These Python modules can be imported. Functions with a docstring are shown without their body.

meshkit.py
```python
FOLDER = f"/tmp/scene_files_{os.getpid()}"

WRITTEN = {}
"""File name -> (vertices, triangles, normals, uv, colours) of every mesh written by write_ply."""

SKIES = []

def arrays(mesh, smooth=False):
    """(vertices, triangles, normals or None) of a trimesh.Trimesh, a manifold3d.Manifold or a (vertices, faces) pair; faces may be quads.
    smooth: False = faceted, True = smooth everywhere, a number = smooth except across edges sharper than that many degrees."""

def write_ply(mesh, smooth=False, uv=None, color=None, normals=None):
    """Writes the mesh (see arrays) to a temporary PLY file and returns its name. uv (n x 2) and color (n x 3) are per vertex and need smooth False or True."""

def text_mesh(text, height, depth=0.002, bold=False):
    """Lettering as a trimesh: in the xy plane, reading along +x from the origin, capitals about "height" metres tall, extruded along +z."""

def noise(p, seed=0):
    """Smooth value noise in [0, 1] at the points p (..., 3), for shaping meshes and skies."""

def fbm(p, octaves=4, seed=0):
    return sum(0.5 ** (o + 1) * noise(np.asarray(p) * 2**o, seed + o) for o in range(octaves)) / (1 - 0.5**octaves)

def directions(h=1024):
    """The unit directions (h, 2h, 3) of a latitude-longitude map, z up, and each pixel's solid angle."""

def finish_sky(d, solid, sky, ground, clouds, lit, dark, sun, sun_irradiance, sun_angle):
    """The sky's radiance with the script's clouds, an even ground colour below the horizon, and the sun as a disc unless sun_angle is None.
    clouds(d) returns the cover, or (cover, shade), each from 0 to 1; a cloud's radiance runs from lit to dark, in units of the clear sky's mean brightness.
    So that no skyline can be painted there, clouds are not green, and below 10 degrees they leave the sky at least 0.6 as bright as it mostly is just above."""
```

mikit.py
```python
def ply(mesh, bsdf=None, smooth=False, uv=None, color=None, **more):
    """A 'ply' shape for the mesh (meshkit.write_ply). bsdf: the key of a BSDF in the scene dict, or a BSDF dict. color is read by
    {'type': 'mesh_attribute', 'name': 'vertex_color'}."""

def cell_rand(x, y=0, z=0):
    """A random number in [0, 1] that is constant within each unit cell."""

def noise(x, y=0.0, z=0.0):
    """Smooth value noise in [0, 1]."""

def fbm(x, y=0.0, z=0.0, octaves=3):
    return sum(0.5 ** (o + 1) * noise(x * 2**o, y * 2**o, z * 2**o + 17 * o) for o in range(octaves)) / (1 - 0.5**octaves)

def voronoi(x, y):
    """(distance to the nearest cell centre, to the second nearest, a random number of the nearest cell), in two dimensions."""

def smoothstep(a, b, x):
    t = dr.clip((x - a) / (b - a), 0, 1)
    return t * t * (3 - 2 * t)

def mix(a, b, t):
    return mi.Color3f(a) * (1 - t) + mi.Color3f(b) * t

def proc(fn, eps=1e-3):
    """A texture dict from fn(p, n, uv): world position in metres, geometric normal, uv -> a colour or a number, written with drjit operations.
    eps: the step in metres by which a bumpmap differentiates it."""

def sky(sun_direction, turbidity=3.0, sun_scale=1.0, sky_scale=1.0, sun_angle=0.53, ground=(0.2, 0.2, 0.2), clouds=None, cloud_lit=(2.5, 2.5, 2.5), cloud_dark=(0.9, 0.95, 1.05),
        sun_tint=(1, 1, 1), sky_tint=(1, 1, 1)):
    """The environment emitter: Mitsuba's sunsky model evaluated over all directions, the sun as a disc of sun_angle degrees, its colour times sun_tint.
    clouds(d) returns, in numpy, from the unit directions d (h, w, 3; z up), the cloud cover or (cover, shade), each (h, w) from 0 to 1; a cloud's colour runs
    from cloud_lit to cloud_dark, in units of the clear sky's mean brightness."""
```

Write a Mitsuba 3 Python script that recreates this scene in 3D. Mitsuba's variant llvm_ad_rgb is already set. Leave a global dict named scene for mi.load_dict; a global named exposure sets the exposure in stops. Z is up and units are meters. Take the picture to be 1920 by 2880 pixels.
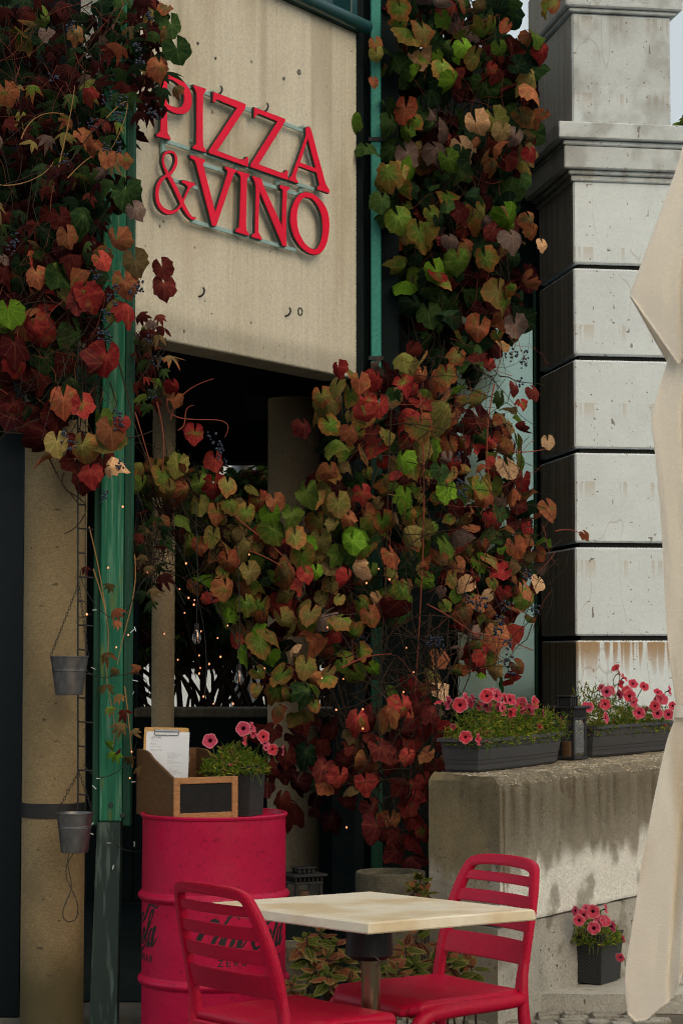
import math, numpy as np, trimesh, mitsuba as mi, mikit, meshkit, drjit as dr
import manifold3d as m3
from shapely.geometry import Polygon, LineString, Point, box as sbox
from shapely.ops import unary_union
from mikit import noise, fbm, smoothstep, mix, proc, cell_rand

T = mi.ScalarTransform4f
R = np.random.default_rng(7)
# ------------------------------------------------------------------ camera, sky, exposure
F, CX, CY, HC = 6000.0, 960.0, 1440.0, 1.55          # measured on a 1920 x 2880 frame
PITCH = math.atan(390 / F)
CAM = np.array([0, 0, HC])
scene = {'type': 'scene'}
labels = {}
scene['camera'] = {'type': 'perspective', 'fov': math.degrees(2 * math.atan(960 / F)), 'fov_axis': 'x', 'near_clip': 0.05, 'far_clip': 2000.0,
                   'to_world': T().look_at(origin=[0, 0, HC], target=[0, math.cos(PITCH), HC + math.sin(PITCH)], up=[0, 0, 1])}
scene['sky'] = mikit.sky((0.42, -0.76, 0.56), turbidity=4, sun_scale=0.34, sky_scale=0.8, sun_angle=48, clouds=lambda d: 1.0,
                         cloud_lit=(2.0, 2.22, 2.32), sun_tint=(1.0, 0.965, 0.90))
exposure = 1.97


def ray(px, py):
    u, v, c, s = (px - CX) / F, (CY - py) / F, math.cos(PITCH), math.sin(PITCH)
    return np.array([u, c - s * v, s + c * v])


def at(px, py, Y):
    r = ray(px, py)
    return CAM + r * (Y / r[1])


def on_z(px, py, z):
    r = ray(px, py)
    return CAM + r * ((z - HC) / r[2])


def on_plane(px, py, p, n):
    r = ray(px, py)
    return CAM + r * (np.dot(np.asarray(p) - CAM, n) / np.dot(r, n))


# ------------------------------------------------------------------ scene helpers
used = set()


def numbered(name):
    k, i = name, 0
    while k in used:
        i += 1
        k = f'{name}_{i:03d}'
    used.add(k)
    return k


def thing(name, label, cat, group=None, kind=None):
    k = numbered(name)
    labels[k] = {'label': label, 'category': cat}
    if group: labels[k]['group'] = group
    if kind: labels[k]['kind'] = kind
    return k


def part(parent, name, mesh, bsdf, smooth=False, uv=None, label=None, kind=None, **more):
    k = numbered(f'{parent}__{name}')
    scene[k] = mikit.ply(mesh, bsdf, smooth, uv, **more)
    if label or kind:
        labels[k] = {}
        if label: labels[k]['label'] = label
        if kind: labels[k]['kind'] = kind
    return k


def whole(name, mesh, bsdf, label, cat, smooth=False, uv=None, group=None, kind=None, **more):
    k = thing(name, label, cat, group, kind)
    scene[k] = mikit.ply(mesh, bsdf, smooth, uv, **more)
    return k


def structure(name, mesh, bsdf, smooth=False):
    k = numbered(name)
    scene[k] = mikit.ply(mesh, bsdf, smooth)
    labels[k] = {'kind': 'structure'}
    return k


def cat(ms):
    return trimesh.util.concatenate([m if isinstance(m, trimesh.Trimesh) else trimesh.Trimesh(*m, process=False) for m in ms])


def tm(man):
    q = man.to_mesh()
    return trimesh.Trimesh(q.vert_properties[:, :3], q.tri_verts, process=False)


def mul(m, M):
    m = m.copy()
    m.apply_transform(M)
    return m


def hull(pts):
    return m3.Manifold.hull_points(np.asarray(pts, float))


def bx(x0, x1, y0, y1, z0, z1, b=0.004, man=False):
    c = np.array([(x0 + x1) / 2, (y0 + y1) / 2, (z0 + z1) / 2])
    h = np.array([abs(x1 - x0), abs(y1 - y0), abs(z1 - z0)]) / 2
    b = min(b, h.min() * 0.49)
    pts = []
    for sx in (-1, 1):
        for sy in (-1, 1):
            for sz in (-1, 1):
                s = np.array([sx, sy, sz])
                for k in range(3):
                    o = h - b
                    o[k] = h[k]
                    pts.append(c + s * o)
    m = hull(pts)
    return m if man else tm(m)


def tube(points, radii, sides=6, cap=True):
    p = np.asarray(points, float)
    r = np.broadcast_to(radii, (len(p),))
    t = np.gradient(p, axis=0)
    t /= np.linalg.norm(t, axis=1, keepdims=True) + 1e-12
    a = np.cross(t, np.where(np.abs(t[:, 2:]) < 0.9, [0, 0, 1.0], [1.0, 0, 0]))
    a /= np.linalg.norm(a, axis=1, keepdims=True) + 1e-12
    for i in range(1, len(p)):
        q = a[i - 1] - np.dot(a[i - 1], t[i]) * t[i]
        if np.linalg.norm(q) > 1e-6: a[i] = q / np.linalg.norm(q)
    b = np.cross(t, a)
    ang = np.arange(sides) * 2 * np.pi / sides
    v = (p[:, None] + r[:, None, None] * (np.cos(ang)[None, :, None] * a[:, None] + np.sin(ang)[None, :, None] * b[:, None])).reshape(-1, 3)
    i, j = np.meshgrid(np.arange(len(p) - 1), np.arange(sides), indexing='ij')
    q = np.stack([i * sides + j, i * sides + (j + 1) % sides, (i + 1) * sides + (j + 1) % sides, (i + 1) * sides + j], -1).reshape(-1, 4)
    f = np.vstack([q[:, [0, 2, 1]], q[:, [0, 3, 2]]])
    if cap:
        n = len(v)
        v = np.vstack([v, p[:1], p[-1:]])
        k = np.arange(sides)
        k2 = (k + 1) % sides
        f = np.vstack([f, np.stack([k * 0 + n, k, k2], 1), np.stack([k * 0 + n + 1, (len(p) - 1) * sides + k2, (len(p) - 1) * sides + k], 1)])
    m = trimesh.Trimesh(v, f, process=False)
    return m


def spline(pts, n=24):
    p = np.asarray(pts, float)
    if len(p) < 3: return np.array([p[0] + (p[-1] - p[0]) * t for t in np.linspace(0, 1, n)])
    from scipy.interpolate import CubicSpline
    t = np.concatenate([[0], np.cumsum(np.linalg.norm(np.diff(p, axis=0), axis=1) + 1e-9)])
    return CubicSpline(t, p)(np.linspace(0, t[-1], n))


def lathe(profile, n=48):
    """profile: (r, z) from bottom to top on the outside."""
    p = np.asarray(profile, float)
    a = np.arange(n) * 2 * np.pi / n
    v = np.stack([p[:, None, 0] * np.cos(a), p[:, None, 0] * np.sin(a), np.broadcast_to(p[:, None, 1], (len(p), n))], -1).reshape(-1, 3)
    i, j = np.meshgrid(np.arange(len(p) - 1), np.arange(n), indexing='ij')
    q = np.stack([i * n + j, i * n + (j + 1) % n, (i + 1) * n + (j + 1) % n, (i + 1) * n + j], -1).reshape(-1, 4)
    return trimesh.Trimesh(v, np.vstack([q[:, [0, 1, 2]], q[:, [0, 2, 3]]]), process=False)


def frame(o, dx):
    """4 x 4: local x along dx (horizontal), local y 90 degrees to its left, z up."""
    dx = np.array(dx, float) / np.linalg.norm(dx)
    M = np.eye(4)
    M[:2, 0], M[:2, 1] = dx, (-dx[1], dx[0])
    M[:len(o), 3] = o
    return M


def loc(M, p):
    p = np.asarray(p, float)
    return (M[:3, :3] @ p.T).T + M[:3, 3]


def inv(M, p):
    return M[:3, :3].T @ (np.asarray(p) - M[:3, 3])


def prism(poly, z0, z1):
    gs = getattr(poly, 'geoms', [poly])
    m = cat([trimesh.creation.extrude_polygon(g, z1 - z0, engine='earcut') for g in gs])
    m.apply_translation([0, 0, z0])
    return m


def chaikin(p, k=2, closed=True):
    p = np.asarray(p, float)
    for _ in range(k):
        q = np.roll(p, -1, 0) if closed else p[1:]
        a = p if closed else p[:-1]
        r = np.empty((2 * len(a), 2))
        r[0::2], r[1::2] = a * .75 + q * .25, a * .25 + q * .75
        p = r if closed else np.vstack([p[:1], r, p[-1:]])
    return p


# ------------------------------------------------------------------ materials
def mat(name, d, two=True):
    scene[name] = {'type': 'twosided', 'b': d} if two else d
    return name


def rgb(*c):
    return {'type': 'rgb', 'value': list(c)}


def pr(color, rough=0.6, spec=0.3, metal=0.0, **more):
    return {'type': 'principled', 'base_color': color if isinstance(color, dict) else rgb(*color), 'roughness': rough if isinstance(rough, (float, int, dict)) else rough, 'specular': spec, 'metallic': metal, **more}


def bump(fn, scale, b, eps=2e-3):
    return {'type': 'bumpmap', 'tex': proc(fn, eps), 'scale': scale, 'b': b}


def spots(x, y, z, s, thr):
    """1 inside small round pits."""
    return smoothstep(thr, thr + 0.05, noise(x * s, y * s, z * s))


def panel_color(p, n, uv):
    a = p.x * 0.539 + p.y * 0.842
    z = p.z
    c = mix((0.56, 0.515, 0.40), (0.68, 0.645, 0.54), fbm(a * 2.2, z * 0.9, p.x))
    streak = noise(a * 55, z * 1.2) * 0.5 + noise(a * 130, z * 2.0) * 0.5
    c = c * (0.90 + 0.17 * streak)
    c = c * (0.80 + 0.36 * noise(a * 210, z * 170, p.x * 200))
    stain = smoothstep(0.52, 0.8, fbm(a * 3.1 + 4, z * 1.3 + 9, 2.0))
    c = mix(c, mi.Color3f(0.36, 0.27, 0.16) * (0.7 + 0.6 * streak), stain * 0.32)
    drip = smoothstep(0.62, 0.85, noise(a * 9, 5.0)) * smoothstep(4.0, 4.7, mi.Float(z) + 0.5 * noise(a * 30, 2.0))
    c = mix(c, (0.34, 0.30, 0.22), drip * 0.45)
    pit = dr.maximum(spots(a, z, 0.3, 38.0, 0.86), spots(a, z, 4.3, 85.0, 0.90) * 0.8)
    c = mix(c, (0.10, 0.075, 0.045), pit * 0.85)
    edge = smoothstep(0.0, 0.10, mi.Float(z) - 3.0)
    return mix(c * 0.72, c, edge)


def panel_bump(p, n, uv):
    a = p.x * 0.539 + p.y * 0.842
    return 0.0012 * noise(a * 60, p.z * 1.5) + 0.0015 * noise(a * 240, p.z * 200) - 0.004 * spots(a, p.z, 0.3, 38.0, 0.86)


mat('cast_concrete', bump(panel_bump, 1.0, pr(proc(panel_color), 0.85, 0.15)))


def stone_color(p, n, uv):
    a, z = p.x * 0.987 + p.y * 0.158, p.z
    c = mix((0.64, 0.72, 0.76), (0.74, 0.83, 0.875), fbm(a * 6, z * 6, p.y * 6))
    c = c * (0.92 + 0.16 * noise(a * 170, z * 170, p.y * 170)) * (0.90 + 0.18 * cell_rand(dr.floor((z - 1.60) / 0.512), 4))
    pit = smoothstep(0.87, 0.92, noise(a * 60, z * 60, p.y * 60))
    c = mix(c, (0.14, 0.13, 0.11), pit * 0.8)
    w1 = fbm(a * 7 + 3, z * 2.0 + 1, p.y * 3)
    crack = (1 - smoothstep(0.0, 0.010, abs(w1 - 0.47))) * smoothstep(0.5, 0.62, fbm(a * 3 + 9, z * 2 + 5))
    c = mix(c, (0.22, 0.16, 0.09), crack * 0.30)
    # rust runs under the lowest joint in view and a little under the others
    zz = mi.Float(z)
    run = noise(a * 42, 3.0) * 0.6 + noise(a * 110, 7.0) * 0.4
    low = smoothstep(1.36, 1.59, zz) * (1 - smoothstep(1.595, 1.60, zz))
    c = mix(c, (0.36, 0.20, 0.07), low * smoothstep(0.48, 0.7, run + (low - 0.5) * 0.35) * 0.85)
    fr = (zz - 1.61) / 0.4315
    fr = fr - dr.floor(fr)
    c = mix(c, (0.40, 0.29, 0.15), smoothstep(0.72, 0.99, fr) * smoothstep(0.58, 0.78, run) * 0.35)
    # brown runs and painted-in recess shade on the face turned to the building
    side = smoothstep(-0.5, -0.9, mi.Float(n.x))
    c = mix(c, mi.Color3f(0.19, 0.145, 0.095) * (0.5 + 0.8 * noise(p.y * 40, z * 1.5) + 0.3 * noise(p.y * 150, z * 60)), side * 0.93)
    # grime on the cornice and the block above it
    grime = smoothstep(4.10, 4.16, zz) * (0.26 + 0.34 * smoothstep(0.38, 0.7, fbm(a * 9, z * 7, p.y * 4)))
    return mix(c, mi.Color3f(0.22, 0.21, 0.185) * (0.7 + 0.6 * noise(a * 150, z * 150, p.y * 150)), grime)


def stone_bump(p, n, uv):
    return 0.002 * fbm(p.x * 90, p.y * 90, p.z * 90) - 0.003 * smoothstep(0.87, 0.92, noise(p.x * 60, p.z * 60, p.y * 60))


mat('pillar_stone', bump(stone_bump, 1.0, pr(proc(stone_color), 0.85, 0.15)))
mat('joint_mortar', pr((0.025, 0.024, 0.022), 0.9, 0.1))


def wall_color(p, n, uv):
    a, b, z = p.x * 0.539 + p.y * 0.842, p.x * 0.842 - p.y * 0.539, mi.Float(p.z)
    g = noise(a * 200, z * 200, b * 200)
    f = fbm(a * 5, z * 4, b * 5)
    runs = noise(a * 26, z * 2.2, b * 26)
    base = mix((0.30, 0.27, 0.205), (0.42, 0.39, 0.32), f)
    white = smoothstep(0.03, -0.06, z - (0.66 + 0.10 * (noise(a * 5.0, 2.0) - 0.5) + 0.16 * (runs - 0.5) + 0.07 * smoothstep(8.0, 9.6, a)))
    c = mix(base * 0.72, mi.Color3f(0.66, 0.65, 0.60), white * smoothstep(0.25, 0.6, f + 0.2))
    up = smoothstep(0.56, 0.90, z) * (0.45 + 0.5 * runs)
    c = mix(c, mi.Color3f(0.095, 0.073, 0.045) * (0.5 + 0.8 * noise(a * 60, z * 5, b * 60)), up * 0.88)
    low = 1 - smoothstep(0.38, 0.43, z)
    c = mix(c, mi.Color3f(0.30, 0.285, 0.25) * (0.6 + 0.7 * f), low * 0.8)
    blot = smoothstep(0.58, 0.72, fbm(a * 8 + 5, z * 8, b * 8))
    c = mix(c, (0.17, 0.15, 0.11), blot * 0.65)
    moss = smoothstep(0.5, 0.75, fbm(a * 4 + 1, z * 5 + 3, b * 6)) * smoothstep(-7.85, -7.95, -abs(mi.Float(a) - 0) ) * 0
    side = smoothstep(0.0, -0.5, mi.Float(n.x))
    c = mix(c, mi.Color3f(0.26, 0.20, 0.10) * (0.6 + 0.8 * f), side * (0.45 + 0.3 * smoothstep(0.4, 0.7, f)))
    pit = smoothstep(0.88, 0.92, noise(a * 62, z * 62, b * 62))
    c = mix(c, (0.07, 0.06, 0.045), pit * 0.85)
    return c * (0.68 + 0.6 * g)


def wall_bump(p, n, uv):
    return 0.006 * fbm(p.x * 45, p.y * 45, p.z * 45) + 0.003 * noise(p.x * 220, p.y * 220, p.z * 220)


mat('weathered_concrete', bump(wall_bump, 1.0, pr(proc(wall_color), 0.9, 0.1)))


def pebble_color(p, n, uv):
    k = cell_rand(p.x * 75, p.y * 75, p.z * 75)
    c = mix((0.22, 0.17, 0.10), (0.50, 0.43, 0.32), k)
    return mix(c, (0.66, 0.63, 0.55), smoothstep(0.86, 0.9, k)) * (0.5 + 0.8 * fbm(p.x * 9, p.y * 9, p.z * 9))


mat('pebble', pr(proc(pebble_color), 0.75, 0.3))


def column_color(p, n, uv):
    z = mi.Float(p.z)
    f = fbm(p.x * 7, p.y * 7, z * 4)
    c = mix((0.175, 0.13, 0.068), (0.245, 0.19, 0.11), f)
    c = c * (0.72 + 0.5 * noise(p.x * 160, p.y * 160, z * 160))
    c = mix(c, (0.16, 0.12, 0.07), smoothstep(0.55, 0.75, fbm(p.x * 12, p.y * 12, z * 7 + 4)) * 0.5)
    pit = smoothstep(0.90, 0.94, noise(p.x * 45, p.y * 45, z * 45))
    c = mix(c, (0.05, 0.045, 0.03), pit * 0.8)
    grime = smoothstep(0.42, 0.12, z + 0.18 * (f - 0.5))
    return mix(c, (0.055, 0.05, 0.025), grime * 0.85)


mat('column_concrete', bump(wall_bump, 0.35, pr(proc(column_color), 0.9, 0.12)))


def green_wood(p, n, uv):
    g = noise(p.x * 160, p.y * 160, p.z * 3.5) * 0.6 + noise(p.x * 400, p.y * 400, p.z * 9) * 0.4
    c = mix((0.006, 0.075, 0.042), (0.022, 0.19, 0.11), g)
    worn = smoothstep(0.50, 0.74, fbm(p.x * 75, p.y * 75, p.z * 3.2)) * smoothstep(0.3, 0.7, g + 0.15)
    c = mix(c, (0.17, 0.33, 0.24), worn * 0.5)
    moss = smoothstep(0.58, 0.75, fbm(p.x * 25 + 3, p.y * 25, p.z * 4))
    return mix(c, (0.16, 0.17, 0.03), moss * 0.5)


mat('porch_concrete', bump(wall_bump, 0.35, pr(proc(lambda p, n, uv: mix((0.36, 0.28, 0.17), (0.46, 0.37, 0.25), fbm(p.x * 7, p.y * 7, p.z * 4)) * (0.7 + 0.5 * noise(p.x * 160, p.y * 160, p.z * 160))), 0.9, 0.12)))
mat('green_timber', bump(lambda p, n, uv: 0.002 * noise(p.x * 160, p.y * 160, p.z * 3.5), 1.0, pr(proc(green_wood), 0.65, 0.25)))
mat('dark_green_timber', pr(proc(lambda p, n, uv: mix((0.004, 0.04, 0.024), (0.012, 0.075, 0.045), noise(p.x * 150, p.y * 150, p.z * 4))), 0.6, 0.3))
mat('steel_shoe', pr(proc(lambda p, n, uv: mix((0.012, 0.03, 0.026), (0.07, 0.11, 0.10), smoothstep(0.55, 0.8, fbm(p.x * 60, p.y * 60, p.z * 6)))), 0.45, 0.5))
mat('teal_paint', pr(proc(lambda p, n, uv: mix((0.010, 0.16, 0.135), (0.04, 0.32, 0.26), noise(p.x * 260, p.y * 260, p.z * 200))), 0.55, 0.4))
mat('dark_teal_metal', pr((0.006, 0.05, 0.055), 0.35, 0.5))
mat('teal_glass', pr((0.004, 0.035, 0.045), 0.12, 0.5))
mat('dark_interior', pr((0.005, 0.011, 0.013), 0.9, 0.1))  # porch shade is put into this near-black colour
mat('dark_wall', pr(proc(lambda p, n, uv: mix((0.005, 0.011, 0.013), (0.012, 0.018, 0.018), fbm(p.x * 8, p.y * 8, p.z * 8))), 0.9, 0.1))  # teal-black: deep shade behind vine and porch put into the wall colour
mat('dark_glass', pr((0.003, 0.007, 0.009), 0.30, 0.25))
mat('window_glass', pr(proc(lambda p, n, uv: mix((0.36, 0.50, 0.42), (0.46, 0.60, 0.52), fbm(p.x * 14, 1.0, p.z * 0.8))), 0.16, 0.5, 0.75))
mat('black_iron', pr((0.012, 0.012, 0.013), 0.5, 0.4))
mat('galvanised', pr(proc(lambda p, n, uv: mix((0.10, 0.10, 0.105), (0.26, 0.26, 0.26), fbm(p.x * 60, p.y * 60, p.z * 25))), 0.42, 0.5, 0.9))
mat('sign_red', pr(proc(lambda p, n, uv: mi.Color3f(0.84, 0.004, 0.042) * (0.86 + 0.16 * fbm(p.x * 12, p.y * 12, p.z * 5))), 0.5, 0.25))
mat('sign_return', pr((0.035, 0.045, 0.042), 0.6, 0.3))
mat('sign_rail', pr(proc(lambda p, n, uv: mix((0.20, 0.36, 0.36), (0.40, 0.54, 0.52), fbm(p.x * 40, p.y * 40, p.z * 40))), 0.5, 0.4, 0.2))
mat('drum_red', bump(lambda p, n, uv: 0.0030 * fbm(p.x * 7, p.y * 7, p.z * 7) + 0.0004 * noise(p.x * 300, p.y * 300, p.z * 300), 1.0,
    pr(proc(lambda p, n, uv: mix((0.37, 0.003, 0.040), (0.46, 0.005, 0.052), fbm(p.x * 9, p.y * 9, p.z * 9)) * (0.84 + 0.28 * noise(p.x * 200, p.y * 200, p.z * 200)) * (1 - 0.30 * smoothstep(0.76, 0.9, noise(p.x * 90, p.y * 90, p.z * 60)))), proc(lambda p, n, uv: 0.25 + 0.25 * fbm(p.x * 10, p.y * 10, p.z * 10)), 0.28)))
mat('drum_print', pr((0.012, 0.012, 0.014), 0.45, 0.4))
mat('chair_red', bump(lambda p, n, uv: 0.0005 * noise(p.x * 700, p.y * 700, p.z * 700), 1.0,
    pr(proc(lambda p, n, uv: mix((0.41, 0.003, 0.032), (0.40, 0.03, 0.05), smoothstep(0.55, 0.8, fbm(p.x * 14, p.y * 14, p.z * 14)) * smoothstep(-0.2, 1.0, mi.Float(n.z)) * 0.6) * (0.88 + 0.24 * noise(p.x * 180, p.y * 180, p.z * 180))), proc(lambda p, n, uv: 0.32 + 0.22 * fbm(p.x * 16, p.y * 16, p.z * 16)), 0.30), 1e-3))


def table_color(p, n, uv):
    u, v = p.x * 0.85 + p.y * 0.52, -p.x * 0.52 + p.y * 0.85
    g = noise(u * 14, v * 190, p.z * 190) * 0.5 + noise(u * 40, v * 420, p.z * 420) * 0.5
    g = dr.select(mi.Float(n.z) > 0.7, g, 0.5 + 0.3 * (noise(p.x * 90, p.y * 90, p.z * 90) - 0.5))
    c = mix((0.62, 0.50, 0.32), (0.74, 0.68, 0.54), smoothstep(0.3, 0.65, fbm(u * 5, v * 5, 2.0)))
    return c * (0.84 + 0.26 * g)


mat('table_laminate', pr(proc(table_color), 0.30, 0.5))
mat('chrome_brown', pr((0.34, 0.27, 0.18), 0.18, 0.5, 0.95))
mat('black_plastic', pr((0.010, 0.010, 0.011), 0.45, 0.4))


def box_wood(p, n, uv):
    g = noise(p.x * 45, p.y * 45, p.z * 230) * 0.6 + noise(p.x * 160, p.y * 160, p.z * 500) * 0.4
    return mix((0.20, 0.085, 0.035), (0.46, 0.24, 0.10), g)


mat('stained_wood', pr(proc(box_wood), 0.55, 0.3))
mat('dark_stained_wood', pr(proc(lambda p, n, uv: box_wood(p, n, uv) * 0.33), 0.6, 0.3))
mat('pale_wood', pr(proc(lambda p, n, uv: mix((0.46, 0.25, 0.08), (0.58, 0.36, 0.15), noise(p.x * 60, p.y * 60, p.z * 250))), 0.5, 0.3))
mat('chalkboard', pr(proc(lambda p, n, uv: mix((0.008, 0.009, 0.010), (0.016, 0.017, 0.018), fbm(p.x * 50, p.y * 50, p.z * 50))), 0.75, 0.2))


def paper_color(p, n, uv):
    u, v = mi.Float(uv.x), mi.Float(uv.y)
    row = dr.floor(v * 46)
    fr = v * 46 - row
    word = noise(u * 75, row * 7.3)
    length = 0.30 + 0.55 * cell_rand(row, 3)
    col2 = v < 0.62
    left = dr.select(col2, 0.50, 0.10)
    line = (fr > 0.35) & (fr < 0.62) & (u > left) & (u < left + length * 0.46) & (word > 0.28) & (cell_rand(row, 8) > 0.22) & (v < 0.86) & (v > 0.05)
    left2 = dr.select(line, 0.75, 0.0)
    head = (v > 0.875) & (v < 0.905) & (u > 0.10) & (u < 0.34) & (noise(u * 95, 4.0) > 0.4)
    return mix((0.70, 0.74, 0.80), (0.10, 0.11, 0.13), dr.select(head, 0.7, left2))


mat('menu_paper', pr(proc(paper_color), 0.7, 0.3))


def rattan_color(p, n, uv):
    a = (p.x + p.y * 0.6) * 95
    k = dr.floor(p.z * 120)
    s = abs(dr.sin((a + dr.select(k - 2 * dr.floor(k / 2) > 0.5, 0.5, 0.0)) * 3.14159))
    h = abs(dr.sin(p.z * 120 * 3.14159))
    return mix((0.008, 0.010, 0.011), (0.055, 0.056, 0.055), s * h)


def rattan_bump(p, n, uv):
    a = (p.x + p.y * 0.6) * 95
    k = dr.floor(p.z * 120)
    return 0.003 * abs(dr.sin((a + dr.select(k - 2 * dr.floor(k / 2) > 0.5, 0.5, 0.0)) * 3.14159)) * abs(dr.sin(p.z * 120 * 3.14159))


mat('dark_rattan', bump(rattan_bump, 1.0, pr(proc(rattan_color), 0.5, 0.4), 1e-3))
mat('grey_plastic', bump(lambda p, n, uv: 0.0008 * noise(p.x * 400, p.y * 400, p.z * 400), 1.0, pr((0.052, 0.052, 0.055), 0.55, 0.35)))
mat('dark_concrete', bump(wall_bump, 1.0, pr(proc(lambda p, n, uv: mix((0.055, 0.05, 0.035), (0.17, 0.16, 0.12), fbm(p.x * 14, p.y * 14, p.z * 9)) * (0.6 + 0.7 * noise(p.x * 190, p.y * 190, p.z * 190))), 0.9, 0.1)))
mat('soil', pr((0.02, 0.014, 0.01), 0.95, 0.1))


def canvas_color(p, n, uv):
    c = mix((0.84, 0.785, 0.68), (0.92, 0.88, 0.80), fbm(p.x * 4, p.y * 4, p.z * 2.5))
    weave = noise(p.x * 500, p.y * 500, p.z * 500)
    st = smoothstep(0.60, 0.80, fbm(p.x * 9 + 3, p.y * 9, p.z * 1.1))
    return mix(c, (0.42, 0.27, 0.10), st * 0.5) * (0.86 + 0.26 * weave)


scene['canvas'] = {'type': 'principledthin', 'base_color': proc(canvas_color), 'roughness': 0.9, 'diff_trans': 0.5, 'eta': 1.2}
mat('pale_metal', pr((0.45, 0.46, 0.46), 0.3, 0.5, 0.6))


def sett_color(p, n, uv):
    k = cell_rand(p.x * 9, p.y * 9, 1)
    return mix((0.20, 0.185, 0.155), (0.31, 0.29, 0.25), k) * (0.6 + 0.7 * noise(p.x * 130, p.y * 130, p.z * 130)) * (0.75 + 0.4 * fbm(p.x * 6, p.y * 6))


mat('sett_stone', pr(proc(sett_color), 0.85, 0.2))
mat('ground_soil', pr(proc(lambda p, n, uv: mix((0.06, 0.052, 0.04), (0.13, 0.12, 0.10), fbm(p.x * 6, p.y * 6))), 0.95, 0.1))
mat('street_paving', pr(proc(lambda p, n, uv: mix((0.30, 0.30, 0.29), (0.40, 0.40, 0.38), fbm(p.x * 2, p.y * 2))), 0.9, 0.1))
mat('pale_render', pr((0.50, 0.53, 0.54), 0.9, 0.1))
mat('vine_bark', pr((0.032, 0.022, 0.015), 0.85, 0.15))
mat('red_stem', pr((0.22, 0.045, 0.025), 0.6, 0.3))
mat('straw_stem', pr((0.30, 0.16, 0.06), 0.7, 0.2))
mat('green_stem', pr((0.08, 0.13, 0.03), 0.6, 0.3))
mat('berry_blue', pr((0.012, 0.02, 0.045), 0.35, 0.5))
mat('cable', pr((0.008, 0.012, 0.012), 0.5, 0.4))
mat('clear_plastic', pr((0.55, 0.62, 0.62), 0.2, 0.5))

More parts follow.
